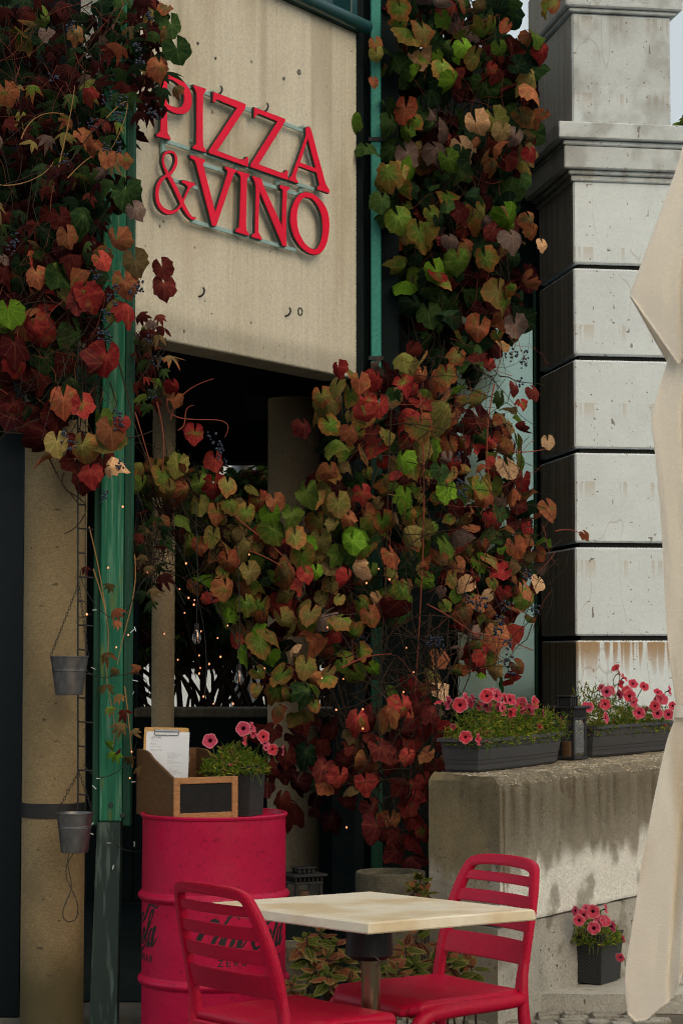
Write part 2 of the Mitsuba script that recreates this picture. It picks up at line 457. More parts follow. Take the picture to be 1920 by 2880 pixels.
# leaf colours: uv = (angle fraction + 2 * seed, radius fraction + 2 * kind)
PAL = [((0.075, 0.15, 0.022), (0.155, 0.225, 0.045)),    # 0 green
       ((0.17, 0.175, 0.045), (0.27, 0.215, 0.075)),     # 1 yellow green turning
       ((0.25, 0.022, 0.026), (0.40, 0.06, 0.048)),      # 2 red
       ((0.22, 0.062, 0.034), (0.36, 0.135, 0.065)),      # 3 rust
       ((0.07, 0.012, 0.014), (0.14, 0.028, 0.024)),     # 4 burgundy
       ((0.58, 0.33, 0.17), (0.72, 0.46, 0.27)),         # 5 dry, peach
       ((0.12, 0.088, 0.038), (0.19, 0.13, 0.06)),       # 6 brown olive
       ((0.022, 0.052, 0.018), (0.05, 0.095, 0.028)),    # 7 dark green
       ((0.10, 0.22, 0.02), (0.16, 0.30, 0.03)),         # 8 fresh green
       ((0.13, 0.085, 0.075), (0.20, 0.14, 0.12)),       # 9 grey mauve underside
       ((0.010, 0.026, 0.014), (0.020, 0.042, 0.020)),    # 10 near-black green, shade inside the vine put into the colour
       ((0.030, 0.007, 0.010), (0.055, 0.012, 0.014))]    # 11 near-black maroon, darkened likewise for shade behind the front leaves


def leaf_color(p, n, uv):
    sd = dr.floor(mi.Float(uv.x) / 2)
    kd = dr.floor(mi.Float(uv.y) / 2)
    th, rr = mi.Float(uv.x) - 2 * sd, mi.Float(uv.y) - 2 * kd
    lo, hi = mi.Color3f(0.0), mi.Color3f(0.0)
    for i, (a, b) in enumerate(PAL):
        lo, hi = dr.select(kd == i, mi.Color3f(a), lo), dr.select(kd == i, mi.Color3f(b), hi)
    rnd = cell_rand(sd, 5, kd)
    m = fbm(p.x * 38 + sd, p.y * 38, p.z * 38)
    c = mix(lo, hi, smoothstep(0.25, 0.75, m * 0.8 + rnd * 0.4 - 0.1))
    # leaves turn from the rim inwards
    turn = smoothstep(0.35, 1.0, rr + 0.9 * (m - 0.5)) * smoothstep(0.15, 0.7, cell_rand(sd, 9, kd))
    leafy = (kd < 1.5) | (kd == 6) | (kd == 3)
    rimc = mix((0.36, 0.06, 0.035), (0.36, 0.17, 0.06), cell_rand(sd, 13, kd))
    c = mix(c, rimc, dr.select(leafy, turn * 0.75, 0.0))
    c = mix(c, mi.Color3f(0.11, 0.15, 0.03), dr.select((kd == 2) | (kd == 3), smoothstep(0.55, 0.75, fbm(p.x * 22 + sd, p.y * 22, p.z * 22)) * (1.15 - rr) * 0.9, 0.0))
    d = mi.Float(9.0)
    for v in (0.5, 0.385, 0.615, 0.26, 0.74, 0.12, 0.88):
        d = dr.minimum(d, abs(th - v))
    vein = 1 - smoothstep(0.012, 0.034, d * (rr + 0.05) * 3.2)
    # fine net of side veins
    net = abs(dr.sin(d * 42 + rr * 30))
    c = c * (0.86 + 0.22 * net)
    c = mix(c, c * 1.5 + mi.Color3f(0.03, 0.025, 0.01), vein * 0.6)
    spot = smoothstep(0.70, 0.8, noise(p.x * 120, p.y * 120, p.z * 120))
    return mix(c, c * 0.35, spot * 0.4) * (0.52 + 0.75 * cell_rand(sd, 2, kd) * cell_rand(sd, 2, kd))


scene['leaf'] = {'type': 'principledthin', 'base_color': proc(leaf_color), 'roughness': 0.42, 'diff_trans': 0.5, 'eta': 1.4}


def coleus_color(p, n, uv):
    sd = dr.floor(mi.Float(uv.x) / 2)
    kd = dr.floor(mi.Float(uv.y) / 2)
    u, v = mi.Float(uv.x) - 2 * sd, mi.Float(uv.y) - 2 * kd          # u across 0..1, v along 0..1
    e = abs(u - 0.5) * 2
    rib = smoothstep(0.35, 0.8, abs(dr.sin((v * 8 - e * 2.2) * 3.14159)))
    core = mix((0.05, 0.012, 0.012), (0.20, 0.055, 0.03), cell_rand(sd, 1))
    core = mix(core, (0.045, 0.06, 0.012), smoothstep(0.45, 0.55, cell_rand(sd, 4)))
    rim = mix((0.20, 0.24, 0.045), (0.36, 0.22, 0.10), cell_rand(sd, 7))
    c = mix(core, rim, smoothstep(0.25, 1.15, e + 0.5 * (v - 0.5) + 0.3 * (fbm(p.x * 60, p.y * 60, p.z * 60) - 0.5)) * (0.35 + 0.6 * cell_rand(sd, 11)))
    c = mix(c * 0.45, c * 1.1, rib)
    return mix(c, rim * 1.1, (1 - smoothstep(0.03, 0.08, e)) * 0.5)


scene['coleus'] = {'type': 'principledthin', 'base_color': proc(coleus_color), 'roughness': 0.5, 'diff_trans': 0.35, 'eta': 1.4}


def petal_color(p, n, uv):
    sd = dr.floor(mi.Float(uv.x) / 2)
    th, rr = mi.Float(uv.x) - 2 * sd, mi.Float(uv.y)
    vein = smoothstep(0.55, 1.0, dr.cos(th * 2 * 3.14159 * 15) * 0.5 + 0.5)
    rnd = cell_rand(sd, 3)
    face = mix((0.62, 0.06, 0.075), (0.56, 0.09, 0.16), rnd)
    c = mix(face, (0.72, 0.30, 0.34), smoothstep(0.78, 1.0, rr) * 0.8)
    c = mix(c, (0.30, 0.012, 0.05), vein * 0.6 * (1 - smoothstep(0.75, 0.95, rr)))
    return mix((0.035, 0.004, 0.018), c, smoothstep(0.26, 0.46, rr + 0.05 * vein - 0.12 * (rnd - 0.5)))


scene['petal'] = {'type': 'principledthin', 'base_color': proc(petal_color), 'roughness': 0.55, 'diff_trans': 0.5, 'eta': 1.35}


def blade_color(p, n, uv):
    k = mi.Float(uv.x)
    c = mix((0.06, 0.13, 0.014), (0.42, 0.44, 0.06), k * k)
    return mix(c, (0.28, 0.17, 0.07), smoothstep(0.86, 0.9, k))


scene['blade'] = {'type': 'principledthin', 'base_color': proc(blade_color), 'roughness': 0.5, 'diff_trans': 0.5, 'eta': 1.4}

# ------------------------------------------------------------------ ground and street
D1 = (0.539, 0.842)                                    # the building's long direction
g = trimesh.Trimesh([[-400, -400, -.03], [400, -400, -.03], [400, 400, -.03], [-400, 400, -.03]], [[0, 1, 2], [0, 2, 3]], process=False)
structure('ground', g, 'ground_soil')
street = trimesh.Trimesh([[-60, 15, -.02], [60, 15, -.02], [60, 90, -.02], [-60, 90, -.02]], [[0, 1, 2], [0, 2, 3]], process=False)
structure('street', street, 'street_paving')

# setts of the pavement, each a rough block
pv = numbered('pavement')
labels[pv] = {'kind': 'structure'}
part(pv, 'bedding', bx(-2.2, 2.6, 4.4, 10.3, -.028, -.012, .002), 'ground_soil')
rp = np.random.default_rng(3)
row = 0
y = 8.55
while y < 9.9:
    x = 0.60 + rp.uniform(0, .06)
    hgt = rp.uniform(.075, .095)
    while x < 1.75:
        w = rp.uniform(.09, .15)
        zt = rp.uniform(-.004, .006)
        pts = []
        for cx_, cy_ in ((x + .006, y + .005), (x + w - .006, y + .005), (x + w - .006, y + hgt - .005), (x + .006, y + hgt - .005)):
            j = rp.uniform(-.005, .005, 2)
            pts.append([cx_ + j[0], cy_ + j[1], -.02])
            s = np.array([x + w / 2, y + hgt / 2]) - [cx_, cy_]
            pts.append([cx_ + j[0] + s[0] * .12, cy_ + j[1] + s[1] * .12, zt + rp.uniform(-.003, .003)])
        M = frame((0, 0, 0), (1, 0.05))
        part(pv, 'paving_stone', mul(tm(hull(pts)), M), 'sett_stone')
        x += w
    y += hgt
    row += 1

# ------------------------------------------------------------------ the building
PF = frame((-0.915, 9.3, 0), D1)                       # x along the panel, y into the building
PN = np.array([D1[1], -D1[0], 0])
P0 = np.array([-0.915, 9.3, 0])
zb = on_plane(700, 1004, P0, PN)[2]
pl = lambda px, py, off=0.0: inv(PF, on_plane(px, py, P0 + PN * off, PN))
xr = pl(1003, 600)[0]
zt = pl(1003, 92)[2]
bld = thing('building', 'concrete building with cream wall panel over a dark open porch', 'building')
cuts = [-0.14, pl(668, 600)[0], pl(776, 800)[0], xr]
for i in range(3):
    m = bx(cuts[i] + .0012, cuts[i + 1] - .0012, 0, .20, zb, zt, .006)
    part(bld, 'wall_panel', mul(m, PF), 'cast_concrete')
# tie holes and cones in the panel, as shallow dark plugs
for (px, py, r_) in ((840, 202, .013), (843, 876, .021), (480, 786, .014), (797, 220, .008), (605, 163, .006), (555, 121, .007)):
    q = pl(px, py)
    m = lathe([(0, -.004), (r_, -.004), (r_, .003), (r_ * .75, .004), (r_ * .7, -.002), (0, -.002)], 16)
    m = mul(m, np.array([[1, 0, 0, q[0]], [0, 0, -1, -.001], [0, 1, 0, q[2]], [0, 0, 0, 1.0]]))
    part(bld, 'tie_hole', mul(m, PF), 'sign_return')
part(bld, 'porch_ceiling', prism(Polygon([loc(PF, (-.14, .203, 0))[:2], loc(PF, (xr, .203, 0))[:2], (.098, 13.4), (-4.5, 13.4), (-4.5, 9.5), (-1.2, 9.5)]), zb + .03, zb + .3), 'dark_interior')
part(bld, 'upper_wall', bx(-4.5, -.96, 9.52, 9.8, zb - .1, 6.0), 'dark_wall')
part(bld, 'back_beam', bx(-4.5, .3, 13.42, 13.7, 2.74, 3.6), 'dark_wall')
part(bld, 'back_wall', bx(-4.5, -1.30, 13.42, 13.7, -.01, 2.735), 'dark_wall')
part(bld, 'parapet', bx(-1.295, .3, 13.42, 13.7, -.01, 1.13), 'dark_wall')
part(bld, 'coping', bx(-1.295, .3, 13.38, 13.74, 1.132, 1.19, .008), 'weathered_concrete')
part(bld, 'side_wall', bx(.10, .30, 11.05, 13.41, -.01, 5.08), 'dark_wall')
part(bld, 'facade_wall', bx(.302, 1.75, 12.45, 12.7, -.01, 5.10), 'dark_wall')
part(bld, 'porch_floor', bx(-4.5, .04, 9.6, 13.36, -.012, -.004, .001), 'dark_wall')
# glazed dark door at the left
part(bld, 'dark_door', bx(-2.6, -1.37, 9.2, 9.26, -.01, 3.0), 'dark_glass')
# rail and band of window above the panel
a, b = pl(700, -40), pl(1003, 92)
part(bld, 'rail', mul(tube([(-.6, -.045, zt + .03), (.6, -.045, zt + .03), (xr + .03, -.045, zt + .03)], .035, 14), PF), 'dark_teal_metal', 40)
part(bld, 'flashing', mul(bx(-.14, xr + .01, -.02, .2, zt + .001, zt + .014, .003), PF), 'dark_teal_metal')
w = part(bld, 'upper_window', mul(bx(-.14, xr, .06, .10, zt + .016, zt + .9), PF), 'teal_glass')
part(w, 'frame', mul(bx(xr - .05, xr + .01, .0, .14, zt + .016, zt + .9), PF), 'dark_teal_metal')
# reveal strip at the right end of the panel
part(bld, 'reveal', mul(bx(xr + .012, xr + .10, .02, .16, 0, zt + .3, .003), PF), 'dark_wall')
# the window behind the vine
Yw = 12.36
wx0, wx1 = at(1285, 1400, Yw)[0], at(1500, 1400, Yw)[0]
wz0, wz1 = at(1400, 1975, Yw)[2], at(1400, 880, Yw)[2]
w = part(bld, 'glazing', bx(wx0, wx1, Yw, Yw + .03, wz0, wz1, .001), 'window_glass', label='pale green reflecting window glass')
fx = at(1509, 1400, Yw)[0]
part(w, 'frame', bx(wx1 + .001, fx, Yw - .03, Yw + .06, wz0 - .3, wz1 + .2, .003), 'dark_green_timber')
part(w, 'sill', bx(wx0, fx, Yw - .05, Yw + .1, wz0 - .06, wz0 - .002, .003), 'dark_teal_metal')

# downpipe of square section beside the panel
dp = thing('downpipe', 'narrow teal painted square downpipe beside the cream panel', 'pipe')
x0, x1 = at(1042, 600, 10.97)[0], at(1071, 600, 10.97)[0]
zc_ = at(1056, 1150, 10.97)[2]
part(dp, 'pipe', bx(x0, x1, 10.97, 11.03, zc_, 5.4, .006), 'teal_paint', 30)
part(dp, 'shade_dark_pipe', bx(x0 - .004, x1 + .004, 10.966, 11.034, .02, zc_ - .001, .006), 'dark_green_timber', 30)  # lower pipe, its fade into shade put into a darker green
for z in (1.4, 3.05, 4.2):
    part(dp, 'bracket', bx(x0 - .012, x1 + .012, 10.962, 11.045, z, z + .022, .002), 'black_iron')

# columns
col = thing('concrete_column', 'thick round concrete column at the left with a black iron strap', 'column')
cxY = 8.95
cc = np.array([at(152.5, 2000, cxY)[0], cxY])
rc = 87.5 / F * cxY
m = lathe([(rc, -.02), (rc, .2), (rc, .6), (rc, 1.2), (rc, 2.0), (rc, 3.2)], 64)
m.apply_translation([*cc, 0])
part(col, 'shaft', m, 'column_concrete', 40)
z0, z1 = at(150, 2303, cxY - rc)[2], at(150, 2262, cxY - rc)[2]
m = lathe([(rc + .001, z0), (rc + .006, z0), (rc + .006, z1), (rc + .001, z1)], 64)
m.apply_translation([*cc, 0])
st = part(col, 'strap', m, 'black_iron', 40)
b_ = at(112, 2290, cxY - rc * .9)
part(st, 'bolt', trimesh.creation.icosphere(2, .008).apply_translation(b_), 'galvanised', True)
col2 = thing('concrete_column', 'round concrete column deep in the dark porch behind the vine', 'column')
r2 = 73 / F * 12
m = lathe([(r2, 0), (r2, 1), (r2, 2), (r2, 3.2)], 48)
m.apply_translation([at(826, 1300, 12)[0], 12, 0])
part(col2, 'shaft', m, 'porch_concrete', 40)
col3 = thing('slim_column', 'slim round concrete column behind the clipboard in the porch', 'column')
r3 = 32 / F * 11.2
m = lathe([(r3, 0), (r3, 1), (r3, 2), (r3, 3.2)], 32)
m.apply_translation([at(458, 1900, 11.2)[0], 11.2, 0])
part(col3, 'shaft', m, 'porch_concrete', 40)

# green timber post
post = thing('green_post', 'weathered green timber post on a dark steel shoe', 'post')
Yp = 8.93
X = lambda px, Y=Yp: (px - 960) / F * Y * 1.0035
zs = at(310, 2312, Yp)[2]
part(post, 'timber', bx(X(284), X(348), Yp, Yp + .11, zs, 5.6, .006), 'green_timber', 30)
part(post, 'side_plank', bx(X(263), X(283.4), Yp + .03, Yp + .09, zs - .02, 5.6, .004), 'dark_green_timber', 30)
part(post, 'side_plank', bx(X(348.6), X(372), Yp + .018, Yp + .09, zs - .02, 5.6, .004), 'dark_green_timber', 30)
part(post, 'shoe', tm(hull([[X(280), Yp + .006, zs - .003], [X(345), Yp + .006, zs - .003], [X(262), Yp + .006, 0], [X(338), Yp + .006, 0], [X(280), Yp + .1, zs - .003], [X(345), Yp + .1, zs - .003], [X(262), Yp + .1, 0], [X(338), Yp + .1, 0]])), 'steel_shoe')
for px, py in ((312, 2264), (346, 2293)):
    q = at(px, py, Yp)
    part(post, 'bolt', trimesh.creation.cylinder(.010, .014, sections=10, transform=np.array([[1, 0, 0, q[0]], [0, 0, 1, Yp], [0, 1, 0, q[2]], [0, 0, 0, 1.0]])), 'steel_shoe')

# iron trellis rods beside the column
tr = thing('iron_trellis', 'thin black iron trellis with rungs standing beside the round column', 'trellis')
Yt = 8.72
for px in (219, 240):
    part(tr, 'rod', tube([at(px, 2280, Yt), at(px, 1600, Yt), at(px, 960, Yt)], .0042 if px == 219 else .002, 6), 'black_iron', True)
for k, py in enumerate(range(1010, 2270, 68)):
    part(tr, 'rung', tube([at(219, py, Yt), at(262 if k % 2 else 241, py + 3, Yt)], .0035, 5), 'black_iron', True)

# ------------------------------------------------------------------ the sign
sign = thing('shop_sign', 'red raised capital letters in two lines on grey rails on the cream panel', 'sign')
OFF = 0.052
S = 540 / 1568
zp = lambda q: np.array([[pl(420 + x * S, 220 + y * S, OFF)[i] for i in (0, 2)] for x, y in q])
L = {}
L['P'] = ([(75, -62), (150, -40), (200, -22), (255, 2), (300, 42), (335, 100), (350, 165), (345, 225), (320, 268), (280, 290), (230, 288), (185, 272), (146, 248), (146, 330), (148, 400), (150, 445), (175, 490), (175, 500), (62, 470), (63, 455), (92, 430), (97, 330), (97, 130), (95, 0), (75, -40)],
          [(146, -5), (195, 13), (240, 43), (275, 95), (290, 150), (285, 205), (262, 235), (225, 238), (180, 225), (146, 205)])
L['I'] = ([(365, 50), (466, 85), (460, 100), (440, 130), (437, 300), (438, 500), (442, 555), (465, 590), (465, 603), (358, 572), (362, 550), (386, 535), (388, 430), (388, 230), (388, 125), (378, 95), (364, 70)], None)
L['Z'] = ([(525, 108), (560, 122), (787, 208), (785, 240), (555, 588), (640, 620), (745, 662), (785, 658), (798, 640), (807, 642), (808, 720), (490, 608), (490, 588), (720, 240), (600, 190), (565, 172), (548, 172), (535, 192), (524, 190)], None)
L['Z2'] = ([(860, 235), (900, 250), (1110, 330), (1108, 352), (893, 700), (960, 725), (1075, 768), (1108, 768), (1120, 750), (1130, 752), (1130, 828), (828, 722), (830, 703), (1050, 350), (930, 300), (892, 286), (872, 298), (865, 318), (858, 315)], None)
L['A'] = ([(1280, 402), (1310, 392), (1325, 430), (1380, 640), (1440, 860), (1470, 910), (1468, 937), (1372, 904), (1375, 887), (1392, 872), (1368, 768), (1220, 715), (1197, 790), (1200, 822), (1216, 840), (1215, 856), (1142, 829), (1148, 810), (1165, 795), (1220, 645), (1280, 470)],
          [(1295, 485), (1232, 685), (1360, 733)])
L['V'] = ([(333, 628), (350, 625), (455, 662), (453, 680), (437, 692), (490, 900), (540, 1098), (595, 920), (642, 772), (640, 750), (620, 735), (622, 718), (712, 745), (712, 760), (690, 777), (620, 985), (545, 1207), (515, 1200), (450, 950), (385, 700), (375, 672), (335, 645)], None)
L['I2'] = ([(722, 752), (818, 780), (816, 800), (798, 817), (792, 1000), (790, 1180), (792, 1238), (815, 1268), (815, 1284), (708, 1252), (710, 1235), (735, 1215), (742, 1100), (748, 900), (748, 805), (738, 785), (722, 770)], None)
L['N'] = ([(845, 795), (912, 815), (930, 870), (1086, 1212), (1090, 1050), (1092, 912), (1067, 890), (1067, 868), (1145, 887), (1145, 905), (1122, 917), (1118, 1100), (1118, 1373), (1090, 1364), (902, 917), (894, 1100), (891, 1252), (918, 1302), (918, 1318), (840, 1294), (842, 1277), (865, 1262), (868, 1100), (872, 885), (862, 840), (845, 812)], None)
L['O'] = ([(1285, 925), (1340, 940), (1400, 990), (1450, 1060), (1472, 1160), (1467, 1270), (1442, 1370), (1398, 1430), (1350, 1442), (1290, 1422), (1230, 1372), (1180, 1290), (1154, 1190), (1154, 1100), (1180, 1010), (1225, 942)],
          [(1295, 968), (1340, 985), (1385, 1050), (1413, 1130), (1420, 1230), (1410, 1320), (1380, 1385), (1345, 1400), (1295, 1375), (1250, 1320), (1215, 1240), (1203, 1150), (1210, 1060), (1235, 995), (1262, 970)])
ROUND = {'O': 2}
polys = {}
for k, (o, h) in L.items():
    o_, h_ = zp(o), zp(h) if h else None
    if k in ROUND: o_, h_ = chaikin(o_, 2), chaikin(h_, 2)
    if k == 'P':
        o_ = np.vstack([o_[:1], chaikin(o_[1:13], 2, False), o_[13:]])
        h_ = np.vstack([h_[:1], chaikin(h_[1:-1], 2, False), h_[-1:]])
    polys[k] = Polygon(o_, [h_] if h is not None else None).buffer(0)


def stroke(pts, widths, n=60):
    p = spline(np.asarray(pts, float), n)
    w = np.interp(np.linspace(0, 1, n), np.linspace(0, 1, len(widths)), widths)
    return unary_union([LineString([p[i], p[i + 1]]).buffer((w[i] + w[i + 1]) / 4, quad_segs=6) for i in range(n - 1)])


sc_ = abs(zp([(0, 0), (0, 100)])[0][1] - zp([(0, 0), (0, 100)])[1][1]) / 100
amp = [stroke(zp([(375, 1138), (352, 1140), (325, 1115), (262, 1000), (190, 850), (130, 735), (113, 670), (125, 620), (165, 598), (205, 612), (222, 660), (212, 715), (180, 768), (130, 800), (85, 850), (65, 930), (75, 1015), (120, 1075), (175, 1093), (225, 1075), (262, 1030), (300, 950), (335, 878)]),
              np.array([16, 34, 48, 50, 48, 44, 34, 20, 18, 20, 32, 26, 20, 24, 36, 42, 42, 38, 24, 18, 17, 17, 24]) * sc_, 140),
       Polygon(zp([(268, 832), (290, 832), (375, 855), (372, 868), (345, 890), (325, 905), (312, 880), (290, 858), (270, 850)]))]
polys['amp'] = unary_union(amp)
FL = lambda m: mul(m, np.array([[1, 0, 0, 0], [0, 0, -1, 0], [0, 1, 0, 0], [0, 0, 0, 1.0]]))   # (x, z, depth) -> panel frame, depth outwards
for k in ('P', 'I', 'Z', 'Z2', 'A', 'amp', 'V', 'I2', 'N', 'O'):
    pg = polys[k].simplify(.0008)
    lt = part(sign, 'letter', mul(FL(prism(pg, OFF - .004, OFF)), PF), 'sign_red')
    part(lt, 'return', mul(FL(prism(pg.buffer(.0025), OFF - .017, OFF - .0045)), PF), 'sign_return')
for seg in ([(318, 45), (1290, 425)], [(170, 507), (1375, 902)], [(430, 685), (1245, 945)], [(370, 1158), (1225, 1400)], [(225, 825), (420, 890)]):
    q = zp(seg)
    d = (q[1] - q[0]) / np.linalg.norm(q[1] - q[0])
    hw = np.array([-d[1], d[0]]) * .0085
    m = FL(prism(Polygon([q[0] - hw, q[1] - hw, q[1] + hw, q[0] + hw]), OFF - .030, OFF - .018))
    part(sign, 'rail', mul(m, PF), 'sign_rail')
for seg in ([(162, 480), (162, 610)], [(395, 590), (395, 650)], [(755, 700), (755, 770)], [(1092, 800), (1092, 880)], [(1283, 870), (1283, 940)]):
    q = zp(seg)
    m = FL(prism(sbox(q[0][0] - .012, min(q[:, 1]), q[0][0] + .012, max(q[:, 1])), OFF - .042, OFF - .031))
    part(sign, 'rail', mul(m, PF), 'sign_rail')
for (zx, zy) in ((560, 100), (930, 240), (405, 500), (1290, 388)):
    q = zp([(zx, zy)])[0]
    part(sign, 'spacer', mul(tube([(q[0], 0, q[1]), (q[0], -OFF + .02, q[1])], .008, 8), PF), 'sign_rail', 30)
# iron hooks in the panel, some free, two holding the sign
hk = [(610, 255, 1), (740, 303, 1), (560, 822, 1), (803, 878, 1)]
for i, (px, py, s_) in enumerate(hk):
    q = pl(px, py)
    h = .022
    where = ('above the first Z of the red sign', 'above the second Z of the red sign', 'left of the two below the red sign', 'right of the two below the red sign')[i]
    whole('iron_hook', mul(tube(spline([(q[0] - .004, 0, q[2] - .018), (q[0] - .003, -.012, q[2] - .018), (q[0] + .001, -.019, q[2] - .012), (q[0] + .002, -.019, q[2] + h)], 14), .0045, 6), PF), 'black_iron',
          'small bent iron hook ' + where, 'hook', True)

# ------------------------------------------------------------------ stone pillar
pil = thing('stone_pillar', 'pale rusticated stone pillar with a stepped cornice', 'pillar')
Yc = 11.6
c0 = at(1614, 1000, Yc)
QF = frame((c0[0], Yc, 0), (0.987, 0.158))
W_, D_ = .575, .757
zq = lambda py: at(1614, py, Yc)[2]
joints = [zq(746), zq(1004), zq(1266), zq(1532), zq(1795)]
print('joints', joints)
pitch = joints[3] - joints[4]
levels = [joints[0] + .256 * 9.9 / 6000 * 1000 * .93] + joints + [joints[4] - pitch, joints[4] - 2 * pitch, joints[4] - 3 * pitch, -.02]
levels[0] = zq(506)
jt = .0135
rb = np.random.default_rng(5)
for i in range(len(levels) - 1):
    za, zb_ = levels[i] - (jt if i else 0), levels[i + 1] + (jt if i + 1 < len(levels) - 1 else 0)
    if za - zb_ < .05: continue
    o = rb.uniform(-.002, .002, 2)
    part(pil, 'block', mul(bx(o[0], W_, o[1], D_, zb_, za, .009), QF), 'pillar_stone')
part(pil, 'core', mul(bx(.036, W_ - .036, .036, D_ - .036, -.02, levels[0] - .01, .002), QF), 'joint_mortar')
for (py0, py1, pr_) in ((508, 492, .012), (491, 479, .028), (478, 416, .055), (414, 401, .062), (399, 353, .090)):
    pr_ *= 1.17
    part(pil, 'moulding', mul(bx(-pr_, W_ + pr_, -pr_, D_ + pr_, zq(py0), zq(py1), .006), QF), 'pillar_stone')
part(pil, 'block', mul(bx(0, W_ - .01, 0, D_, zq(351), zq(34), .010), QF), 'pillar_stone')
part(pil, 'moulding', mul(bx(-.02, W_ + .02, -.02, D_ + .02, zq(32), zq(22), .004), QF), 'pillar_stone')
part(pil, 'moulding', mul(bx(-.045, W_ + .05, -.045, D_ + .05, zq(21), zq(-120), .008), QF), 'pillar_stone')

# ------------------------------------------------------------------ low concrete wall
wall = thing('low_wall', 'low stained concrete wall with a pebbled top under the flower boxes', 'wall')
A = at(1405, 2300, 8.95)[:2]
WF = frame((*A, 0), D1)
Dp = inv(WF, at(1205, 2300, 9.35))[:2]


def wall_slab(y_off, z0, z1, ch):
    """plan: slanted left end; ch = chamfer at the top front edge."""
    yb, xb = Dp[1], Dp[0]
    lo = [(0 + y_off * .5, y_off), (3.4, y_off), (3.4, yb), (xb + y_off * .5, yb)]
    pts = [[x, y, z0] for x, y in lo]
    if ch:
        pts += [[x, y, z1 - .035] for x, y in lo]
        pts += [[lo[0][0] + .03, y_off + .045, z1], [3.4, y_off + .045, z1], [3.4, yb - .01, z1], [xb + .03, yb - .01, z1]]
    else:
        pts += [[x, y, z1] for x, y in lo]
    return hull(pts)


def roughen(man, length, amp, seed, sc=14):
    m = tm(man.refine_to_length(length))
    m.merge_vertices()
    n = np.array(m.vertex_normals)
    d = meshkit.fbm(np.array(m.vertices) * sc, 3, seed) - .5
    m.vertices = np.array(m.vertices) + n * (d * amp * 2)[:, None]
    return m


zl = .405
part(wall, 'body', mul(roughen(wall_slab(0, zl, 1.02, True), .035, .006, 2), WF), 'weathered_concrete', 35)
part(wall, 'plinth', mul(roughen(wall_slab(.018, -.02, zl - .012, False), .04, .012, 5), WF), 'weathered_concrete', 35)
# exposed pebbles on its top
rg = np.random.default_rng(11)
peb = []
ico = trimesh.creation.icosphere(0, 1.0)
for _ in range(5200):
    x, y = rg.uniform(0, 3.3), rg.uniform(-.004, .30) if rg.random() < .8 else rg.uniform(.0, Dp[1])
    if x < Dp[0] * y / Dp[1] + .0: continue
    z = 1.02 if y > .045 else 1.02 - .035 * (1 - y / .045)
    r = rg.uniform(.0028, .0056)
    v = ico.vertices * (np.array([rg.uniform(.8, 1.5), rg.uniform(.8, 1.3), .7]) * r) + [x, y, z - r * .15]
    peb.append((v, ico.faces))
part(wall, 'pebble', mul(cat(peb), WF), 'pebble', kind='stuff')
# edge of the end: a seam of old shutter board
part(wall, 'seam', mul(roughen(bx(.030, .040, -.007, .002, .42, .965, .001, True), .03, .002, 9, 60), WF), 'weathered_concrete')

# stone step at its foot
stp = whole('stone_step', roughen(hull([[*on_z(1490, 2797, .074)[:2], z] for z in (-.01, .074)] + [[1.75, on_z(1490, 2797, .074)[1] - .01, z] for z in (-.01, .074)]
            + [[1.75, 10.2, z] for z in (-.01, .07)] + [[on_z(1490, 2797, .074)[0] + .05, 9.42, z] for z in (-.01, .07)]), .03, .004, 4), 'weathered_concrete',
            'flat weathered stone step at the foot of the low wall', 'step', 35)


# ------------------------------------------------------------------ leaves
def leaf_mesh(kind_shape, rs, curl=1.0):
    """a leaf in its own plane: petiole at the origin, tip along -y, face +z; returns vertices, faces, (angle, radius) per vertex. Unit length about 1."""
    n = 22
    th = np.linspace(0.035, 0.965, n)
    a = (th - .5) * 2 * np.pi                        # 0 at the tip
    if kind_shape == 'heart':
        r = 0.63 + 0.20 * np.exp(-(a / .40) ** 2) + 0.05 * np.exp(-((np.abs(a) - 1.02) / .30) ** 2) + 0.09 * np.exp(-((np.abs(a) - 2.45) / .45) ** 2)
    else:                                             # deeper three lobes
        r = 0.60 + 0.28 * np.exp(-(a / .34) ** 2) + 0.15 * np.exp(-((np.abs(a) - 1.05) / .30) ** 2) + 0.08 * np.exp(-((np.abs(a) - 2.4) / .4) ** 2)
    r = r * (1 + .035 * np.cos(np.arange(n) * np.pi)) * (1 + rs.uniform(-.05, .05, n))
    rings = [0.36, 0.72, 1.0]
    V, UV = [[0, 0, 0]], [[.5, 0]]
    fold, cup, wav, ph = rs.uniform(.05, .75) * curl, rs.uniform(-.30, .65) * curl, rs.uniform(.03, .15) * curl, rs.uniform(0, 6)
    tipd = rs.uniform(0, .75) * curl
    skew = rs.uniform(-.16, .16)
    r = r * (1 + skew * np.sin(a))
    for q in rings:
        for i in range(n):
            x, y = -np.sin(a[i]) * r[i] * q, -np.cos(a[i]) * r[i] * q
            z = -fold * abs(x) * .6 - cup * (x * x + y * y) + wav * 1.3 * q * q * np.sin(a[i] * 2.3 + ph) + wav * .35 * q * q * q * np.sin(a[i] * 6 + ph * 2)
            if y < 0: z -= tipd * y * y
            V.append([x, y, z])
            UV.append([th[i], q])
    Fc = []
    for i in range(n - 1):
        Fc.append([0, 1 + i, 2 + i])
    for k in range(2):
        for i in range(n - 1):
            p, q = 1 + k * n + i, 1 + (k + 1) * n + i
            Fc += [[p, q, q + 1], [p, q + 1, p + 1]]
    return np.array(V), np.array(Fc), np.array(UV)


